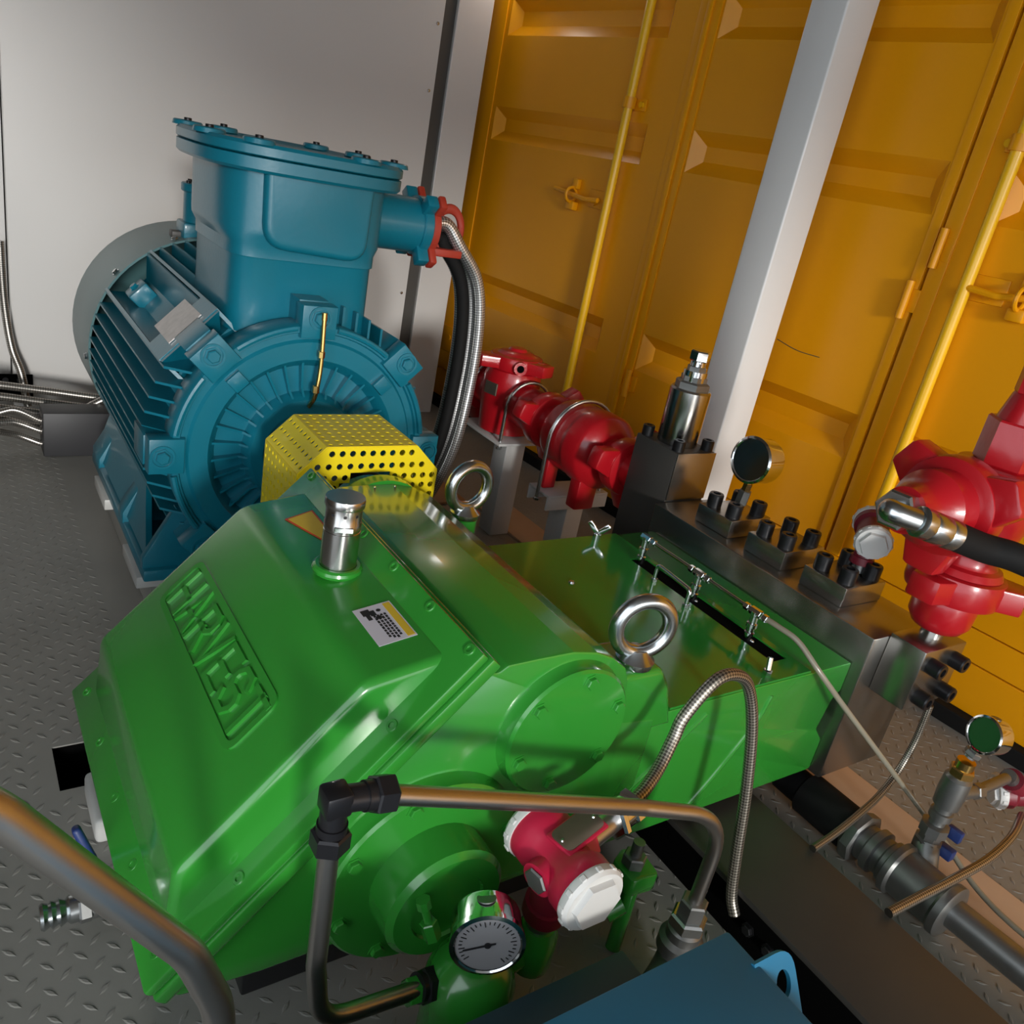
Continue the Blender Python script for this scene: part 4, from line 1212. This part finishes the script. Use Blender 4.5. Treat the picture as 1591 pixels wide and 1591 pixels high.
# ================================================================== TUBES IN FRONT OF THE PUMP
lt = thing('oil_return_tube', 'bent stainless tube with black elbow fitting across the pump front', 'tube', (.32, .60, .15))
TR = .0114
el = V((.305, .600, .533))
bm = B(); tube(bm, smooth_path([el + V((.05, .0, -.008)), V((.760, .586, .384)), V((.925, .560, .335)), V((.921, .560, .135))], .11, 12), TR, 22); obj('upper_tube', bm, 'tube_steel', lt)
bm = B(); tube(bm, smooth_path([el + V((0, 0, -.06)), V((.306, .594, .300)), V((.318, .590, .205)), V((.47, .60, .172))], .06, 10), TR, 22); obj('lower_tube', bm, 'tube_steel', lt)
d1 = V((1, 0, -.16)).normalized()
bm = B(); tube(bm, smooth_path([el + V((0, 0, -.045)), el, el + d1 * .045], .012, 6), .0145, 20); box(bm, (-.0145, -.0145, -.0145), (.0145, .0145, .0145), .004, 2, Matrix.Translation(el)); obj('elbow_body', bm, 'fitting_black', lt)
bm = B(); hexa(bm, el + d1 * .042, el + d1 * .066, .0215, .1, .4); cyl(bm, el + d1 * .032, el + d1 * .044, .0165, 20); obj('elbow_nut', bm, 'fitting_black', lt)
bm = B(); hexa(bm, el + V((0, 0, -.040)), el + V((0, 0, -.064)), .0215); cyl(bm, el + V((0, 0, -.030)), el + V((0, 0, -.042)), .0165, 20); obj('elbow_nut', bm, 'fitting_black', lt)
bm = B(); hexa(bm, (.921, .560, .135), (.921, .560, .168), .0225); obj('end_nut', bm, 'galv', lt)
bm = B(); cyl(bm, (.455, .60, .176), (.50, .602, .165), .019, 20); hexa(bm, (.462, .60, .174), (.482, .60, .170), .023); obj('inlet_nut', bm, 'fitting_black', lt)

bt = obj('suction_tube', tube(B(), smooth_path([(-.12, .54, .82), (.016, .55, .657), (.155, .55, .445), (.185, .55, .36), (.21, .54, .03)], .14, 12), .0155, 24), 'tube_steel')
tag(bt, 'thick bent stainless tube crossing the lower left corner', 'tube')

flt = thing('oil_filter', 'dark green filter pot standing in front of the pump', 'filter', (.530, .590, .0))
F0 = Matrix.Translation((.530, .590, 0))
bm = B(); lathe(bm, [(.055, .002), (.058, .01), (.058, .15), (.061, .153), (.061, .168), (.050, .195), (.035, .208), (.024, .214)], F0, 40); obj('filter_bowl', bm, 'green', flt)
bm = B(); hexa(bm, (.470, .600, .170), (.440, .602, .172), .018); obj('inlet_boss', bm, 'green', flt)
bm = B(); cyl(bm, (.58, .60, .15), (.655, .605, .16), .020, 20); lathe(bm, [(.028, .13), (.030, .14), (.030, .19), (.024, .205)], Matrix.Translation((.640, .600, 0)), 24); obj('outlet_block', bm, 'green', flt)
dv = thing('needle_valve', 'small dark green bleed valve left of the dial gauge', 'valve', (.470, .628, .22))
bm = B(); hexa(bm, (.484, .626, .222), (.476, .634, .248), .012); cyl(bm, (.476, .634, .248), (.471, .640, .268), .006, 14); obj('valve_bonnet', bm, 'green', dv)
bm = B(); cyl(bm, (.471, .640, .268), (.468, .643, .280), .010, 8); obj('hand_knob', bm, 'green', dv)

# green lever rod and bolt at the foot of the plunger frame
lv = thing('anchor_bracket', 'green bolted bracket and rod at the foot of the plunger frame', 'bracket', (.90, .66, 0))
bm = B(); prism(bm, round_poly([(-.03, -.03), (.025, -.035), (.032, .02), (.0, .035), (-.03, .02)], .01), Matrix.Translation((.893, .668, 0)), .115, .150, .004); obj('bracket_head', bm, 'green', lv)
bm = B(); cyl(bm, (.893, .66, .118), (.868, .64, .0), .013, 16); cyl(bm, (.862, .655, .10), (.835, .66, .085), .026, 20); obj('rod', bm, 'green', lv)
bm = B(); hexa(bm, (.888, .668, .150), (.888, .668, .172), .020); cyl(bm, (.888, .668, .172), (.888, .668, .198), .010, 14); obj('bracket_bolt', bm, 'galv', lv)

# pipe under the tube end
pp = thing('steel_elbow_pipe', 'welded grey pipe with union where the bent tube ends', 'pipe', (.90, .55, .0))
bm = B(); lathe(bm, [(.030, .060), (.036, .064), (.036, .085), (.028, .092), (.028, .108), (.024, .112), (.024, .134)], Matrix.Translation((.921, .560, 0)), 28); obj('union', bm, 'galv', pp)
bm = B(); hexa(bm, (.921, .560, .112), (.921, .560, .136), .030); obj('union_nut', bm, 'zinc', pp)
bm = B(); tube(bm, smooth_path([(.921, .560, .07), (.905, .552, .035), (.78, .50, .035)], .04), .028, 20); obj('pipe_run', bm, 'galv', pp)
bm = B(); torus(bm, mtx(V((.845, .527, .035)), (-.9, -.35, 0)), .029, .005, 24, 8); obj('weld_bead', bm, 'galv', pp)

# blue steel box with lug, its lower step coloured darker to stand for shade
bb = thing('blue_steel_box', 'blue painted steel box with rounded lifting tab at bottom edge', 'box', (.50, .25, 0))
bm = B(); box(bm, (.10, .02, .002), (.757, .405, .350), .004); obj('box_shell', bm, 'blue', bb)
bm = B(); box(bm, (.10, .406, .002), (.691, .494, .250), .004); obj('rear_step', bm, 'blue_shaded', bb)
tilt = Matrix.Translation((.757, .352, .350)) @ Matrix.Rotation(math.radians(57), 4, 'X')
ol = round_poly([(-.01, .004), (.058, .004), (.058, -.16), (-.01, -.16)], [.001, .030, .03, .001], 6)
bm = B()
hole = [(.034 + .0125 * math.cos(2 * PI * k / 24), -.034 + .017 * math.sin(2 * PI * k / 24)) for k in range(24)]
# plate with a hole: bridge outline to hole
def plate_hole(bm, outer, inner, M, d0, d1):
    eds = []
    for ring in (outer, inner):
        vs = [bm.verts.new(M @ V((x, y, d0))) for x, y in ring]
        eds += [bm.edges.new((vs[k], vs[(k + 1) % len(vs)])) for k in range(len(vs))]
    r = bmesh.ops.triangle_fill(bm, edges=eds, use_beauty=True)
    fs = [g for g in r['geom'] if isinstance(g, bmesh.types.BMFace)]
    ex = bmesh.ops.extrude_face_region(bm, geom=fs)
    vs = [g for g in ex['geom'] if isinstance(g, bmesh.types.BMVert)]
    nv = (M.to_3x3() @ V((0, 0, 1))).normalized()
    bmesh.ops.translate(bm, vec=nv * (d1 - d0), verts=vs)
plate_hole(bm, ol, hole, tilt, -.006, 0.0)
obj('lifting_tab', bm, 'blue', bb)

# dark skid beam under the plunger frame
sk = thing('skid_beam', 'dark wide steel skid beam running under the pump to the right corner', 'beam', (1.185, 1.0, 0))
bm = B(); box(bm, (1.076, -.30, .088), (1.294, 1.40, .100), .002); obj('beam_top', bm, 'beam_dark', sk)
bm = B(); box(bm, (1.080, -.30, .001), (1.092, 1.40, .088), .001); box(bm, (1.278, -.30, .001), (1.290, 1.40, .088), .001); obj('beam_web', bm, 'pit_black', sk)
for y in (.545, .500):
    bolt(HEX_G, 'web_bolt', (1.080, y, .045), (-1, 0, 0), .010, sk)
for o in sk.children:
    if o.name.startswith('web_bolt'):
        o.data = o.data.copy(); put_mat(o.data, 'black_bolt')
sk2 = obj('support_block', box(B(), (.30, PC - .24, .001), (.88, PC + .24, .124), .004), 'black')  # black colour stands for the shadow under the pump
tag(sk2, 'support block coloured black for the shade under the green crankcase', 'block')

# tan plates beside the fluid end
tp = obj('base_plate', box(B(), (1.578, .25, .001), (1.718, 2.31, .009), .001), 'tan')
tag(tp, 'long flat tan plate on the floor beneath the fluid end', 'plate')
tp2 = obj('base_plate', box(B(), (1.40, 2.36, .001), (1.56, 2.75, .009), .001), 'tan_dark')
tag(tp2, 'brown flat plate on the floor between motor and red check valve', 'plate')

# ================================================================== SUCTION PIPEWORK AT RIGHT
sp = thing('suction_pipe', 'grey threaded suction pipe with tee lying beside the skid beam', 'pipe', (1.468, .5, 0))
def ylathe(bm, prof, x, z, n=32):
    return lathe(bm, prof, Matrix(((1, 0, 0, x), (0, 0, 1, 0), (0, -1, 0, z), (0, 0, 0, 1))), n)
sx, sz = 1.470, .058
bm = B(); ylathe(bm, [(.040, .62), (.046, .625), (.046, .735), (.040, .74)], sx, sz); cyl(bm, (sx, .735, sz), (sx, .80, sz), .036, 24); obj('rubber_sleeve', bm, 'rubber', sp)
bm = B(); ylathe(bm, [(.050, .590), (.055, .594), (.055, .612), (.050, .618)], sx, sz, 8); obj('flange_collar', bm, 'galv', sp)
bm = B(); ylathe(bm, [(.036, .52), (.044, .522), (.044, .535), (.038, .54), (.038, .552), (.046, .555), (.046, .57), (.038, .575), (.038, .59)], sx, sz); obj('threaded_nipple', bm, 'galv', sp)
bm = B(); ylathe(bm, [(.046, .400), (.054, .404), (.054, .418), (.048, .424), (.048, .505), (.054, .510), (.054, .522), (.046, .526)], sx, sz); cyl(bm, (1.515, .490, .07), (1.535, .510, .10), .024, 20); obj('pipe_tee', bm, 'galv', sp)
bm = B(); cyl(bm, (sx + .005, .402, sz), (sx + .03, -.2, sz), .029, 24); obj('straight_pipe', bm, 'galv', sp)
br_ = thing('gauge_branch', 'upright galvanized branch with small ball valve below the gauge with painted green reflection', 'pipe', (1.537, .511, .10))
V0 = Matrix.Translation((1.538, .512, 0))
bm = B(); lathe(bm, [(.020, .085), (.026, .088), (.026, .112), (.021, .115), (.021, .128), (.027, .130), (.027, .150), (.020, .153)], V0, 8); obj('ball_valve_body', bm, 'galv', br_)
bm = B(); lathe(bm, [(.015, .150), (.015, .165), (.021, .167), (.021, .182), (.017, .184), (.017, .196), (.024, .198), (.026, .230), (.025, .262), (.019, .268)], V0, 24); obj('branch_tee', bm, 'galv', br_)
bm = B(); hexa(bm, (1.538, .512, .268), (1.538, .512, .286), .023); cyl(bm, (1.538, .512, .286), (1.538, .512, .302), .017, 18); obj('brass_bush', bm, 'brass', br_)
bm = B(); cyl(bm, (1.555, .505, .225), (1.615, .500, .215), .013, 18); hexa(bm, (1.605, .5005, .217), (1.63, .499, .213), .016); cyl(bm, (1.62, .4995, .215), (1.745, .503, .205), .011, 14); obj('side_branch', bm, 'galv', br_)
bm = B(); box(bm, (1.552, .468, .085), (1.572, .500, .108), .003); box(bm, (1.560, .470, .125), (1.574, .500, .150), .003); obj('valve_handle', bm, 'handle_blue', br_)

# ================================================================== HOSES
def braided(name, lab, pts, r, m='braid_dull', n=10, uvn=10, cat='hose', grp=None, par=None):
    o = obj(name, tube(B(), spline(pts, n), r, 16, uvn), m, par)
    if par is None:
        tag(o, lab, cat, grp)
    return o
braided('braided_hose', 'braided steel hose looping up in front of the plunger frame', [(.768, .612, .366), (.800, .622, .372), (.840, .640, .385), (.872, .655, .42), (.888, .660, .455), (.935, .660, .508), (.985, .660, .505), (1.022, .658, .470), (1.046, .645, .395), (1.060, .625, .28), (1.066, .605, .16), (1.070, .590, .085), (1.0705, .572, .055)], .0098, 'braid_dull', 8, 16)
braided('braided_hose', 'thin braided hose running from the beam up to the outlet flange', [(1.283, .592, .106), (1.36, .60, .108), (1.45, .612, .115), (1.53, .625, .125), (1.59, .635, .165), (1.617, .640, .23), (1.615, .642, .318)], .0072, 'braid_dull', 8, 14)
braided('braided_hose', 'braided hose from the beam edge to the dark red transmitter at right', [(1.290, .434, .107), (1.38, .430, .112), (1.47, .425, .118), (1.58, .42, .13), (1.68, .43, .14), (1.79, .46, .13)], .0085, 'braid_dull', 8, 14)
ct = obj('clear_tube', tube(B(), spline([(1.286, .852, .449), (1.290, .82, .448), (1.300, .775, .440), (1.315, .725, .405), (1.37, .69, .345), (1.46, .645, .255), (1.56, .58, .15), (1.60, .50, .085), (1.59, .42, .055), (1.575, .33, .050), (1.58, .20, .05)], 9), .0056, 14), 'clear_hose')
tag(ct, 'translucent plastic tube trailing from the drip line to the lower right corner', 'tube')

# shielded conduits leaving the terminal box
cx0 = V((TX + .39, TY, PZ))
for i, (dy, dx, m) in enumerate(((-.030, .012, 'braid'), (.004, .004, 'braid'), (-.012, -.030, 'rubber'), (.035, -.012, 'braid'))):
    lab = ['outermost bright braided conduit dropping from the terminal box', 'bright braided conduit in the middle of the terminal box bundle', 'black sheathed cable on the motor side of the conduit bundle', 'rear braided conduit of the terminal box bundle'][i]
    off = V((dx, dy, 0))
    a = cx0 + V((-.02, dy * .8, dx * .9))
    pts = [a, a + V((.05, 0, .004)), V((1.155, TY, .925)) + off, V((1.222, TY, .845)) + off, V((1.252, TY, .73)) + off, V((1.258, TY, .56)) + off, V((1.240, TY, .36)) + off, V((1.21, TY + .05, .18)) + off, V((1.17, TY + .12, .07)) + off, V((1.11, TY + .22, .035)) + off]
    o = braided('shielded_conduit', lab, pts, .0175, m, 8, 22, 'conduit', 'conduits of the terminal box')

# cable bundle and duct by the back wall
du = obj('cable_duct', box(B(), (.262, 2.900, .001), (.500, 3.005, .150), .004), 'duct')
tag(du, 'dark grey cable duct lying on the floor behind the motor', 'duct')
labs = ['uppermost metal-sheathed cable along the back wall', 'second metal-sheathed cable along the back wall', 'third metal-sheathed cable along the back wall', 'lowest metal-sheathed cable along the back wall']
for i in range(4):
    z = .155 - i * .030
    y = 3.12 - i * .028
    pts = [(-.25, y, z + .05), (.0, y, z + .035), (.16, y, z + .018), (.30, y, z - .002 * i), (.50, y - .02, z - .02), (.75, y - .03, z - .03 + .012 * i), (.95, y, z - .03 + .012 * i)]
    pts = [V((p[0], p[1], max(p[2], .025 if p[0] > .2 else .03))) for p in pts]
    if i >= 1:
        pts = [V((p.x, p.y, p.z if p.x < .22 else max(p.z, .178 - .028 * (i if p.y > 3.03 else 0)) if p.y < 3.03 else p.z)) for p in pts]
    braided('sheathed_cable', labs[i], pts, .0135, 'cable_sheath', 8, 16, 'cable', 'sheathed cables at the back wall')
for i in range(3):
    z = .120 - i * .036
    pts = [(.02, 2.99 - i * .02, .16 - i * .01), (.12, 2.975 - i * .02, .125 - i * .02), (.19, 2.965, z + .02 - i * .006), (.255, 2.955, z - .01 if z > .05 else .03), (.272, 2.955, z - .012 if z > .05 else .028)]
    braided('sheathed_cable', ['upper sheathed cable curving into the duct end', 'middle sheathed cable curving into the duct end', 'lower sheathed cable curving into the duct end'][i], [V((p[0], p[1], max(p[2], .016))) for p in pts], .0105, 'cable_sheath', 8, 14, 'cable', 'cables entering the duct')
braided('sheathed_cable', 'sheathed cable hanging down the left end of the white wall', [(.19, 3.36, .60), (.195, 3.35, .40), (.21, 3.33, .25), (.235, 3.30, .16), (.25, 3.27, .05)], .013, 'cable_sheath', 8, 16, 'cable')

# drain cock at the back of the pump
dc = thing('drain_valve', 'steel drain valve with hose barb and blue lever at the pump back', 'valve', (.12, .95, .07))
dz, dy = .102, .950
bm = B(); lathe(bm, [(.016, 0), (.0190, .004), (.015, .012), (.0190, .014), (.015, .022), (.0190, .024), (.015, .032), (.0190, .036), (.0190, .048)], mtx(V((.066, dy, dz)), (1, 0, 0)), 20); obj('hose_barb', bm, 'zinc', dc)
bm = B(); hexa(bm, (.112, dy, dz), (.130, dy, dz), .024); cyl(bm, (.128, dy, dz), (.158, dy, dz), .021, 18); hexa(bm, (.156, dy, dz), (.172, dy, dz), .022); cyl(bm, (.170, dy, dz), (.195, dy, dz), .015, 14); obj('valve_body', bm, 'galv', dc)
bm = B(); cyl(bm, (.147, dy, dz), (.147, dy, dz + .026), .007, 12); tube(bm, smooth_path([(.147, dy, dz + .026), (.144, dy + .005, dz + .04), (.136, dy + .02, dz + .058)], .01), .0045, 10); obj('lever_arm', bm, 'galv', dc)
bm = B(); M = mtx(V((.136, dy + .02, dz + .056)), (-.35, .25, .9)); box(bm, (-.009, -.006, 0), (.009, .006, .062), .005, 3, M); obj('lever_grip', bm, 'handle_blue', dc)
jb = obj('conduit_outlet_box', box(B(), (.164, 1.155, .001), (.262, 1.285, .052), .010, 3), 'grey_box')
tag(jb, 'small pale grey outlet box beside the square black floor hole', 'box')
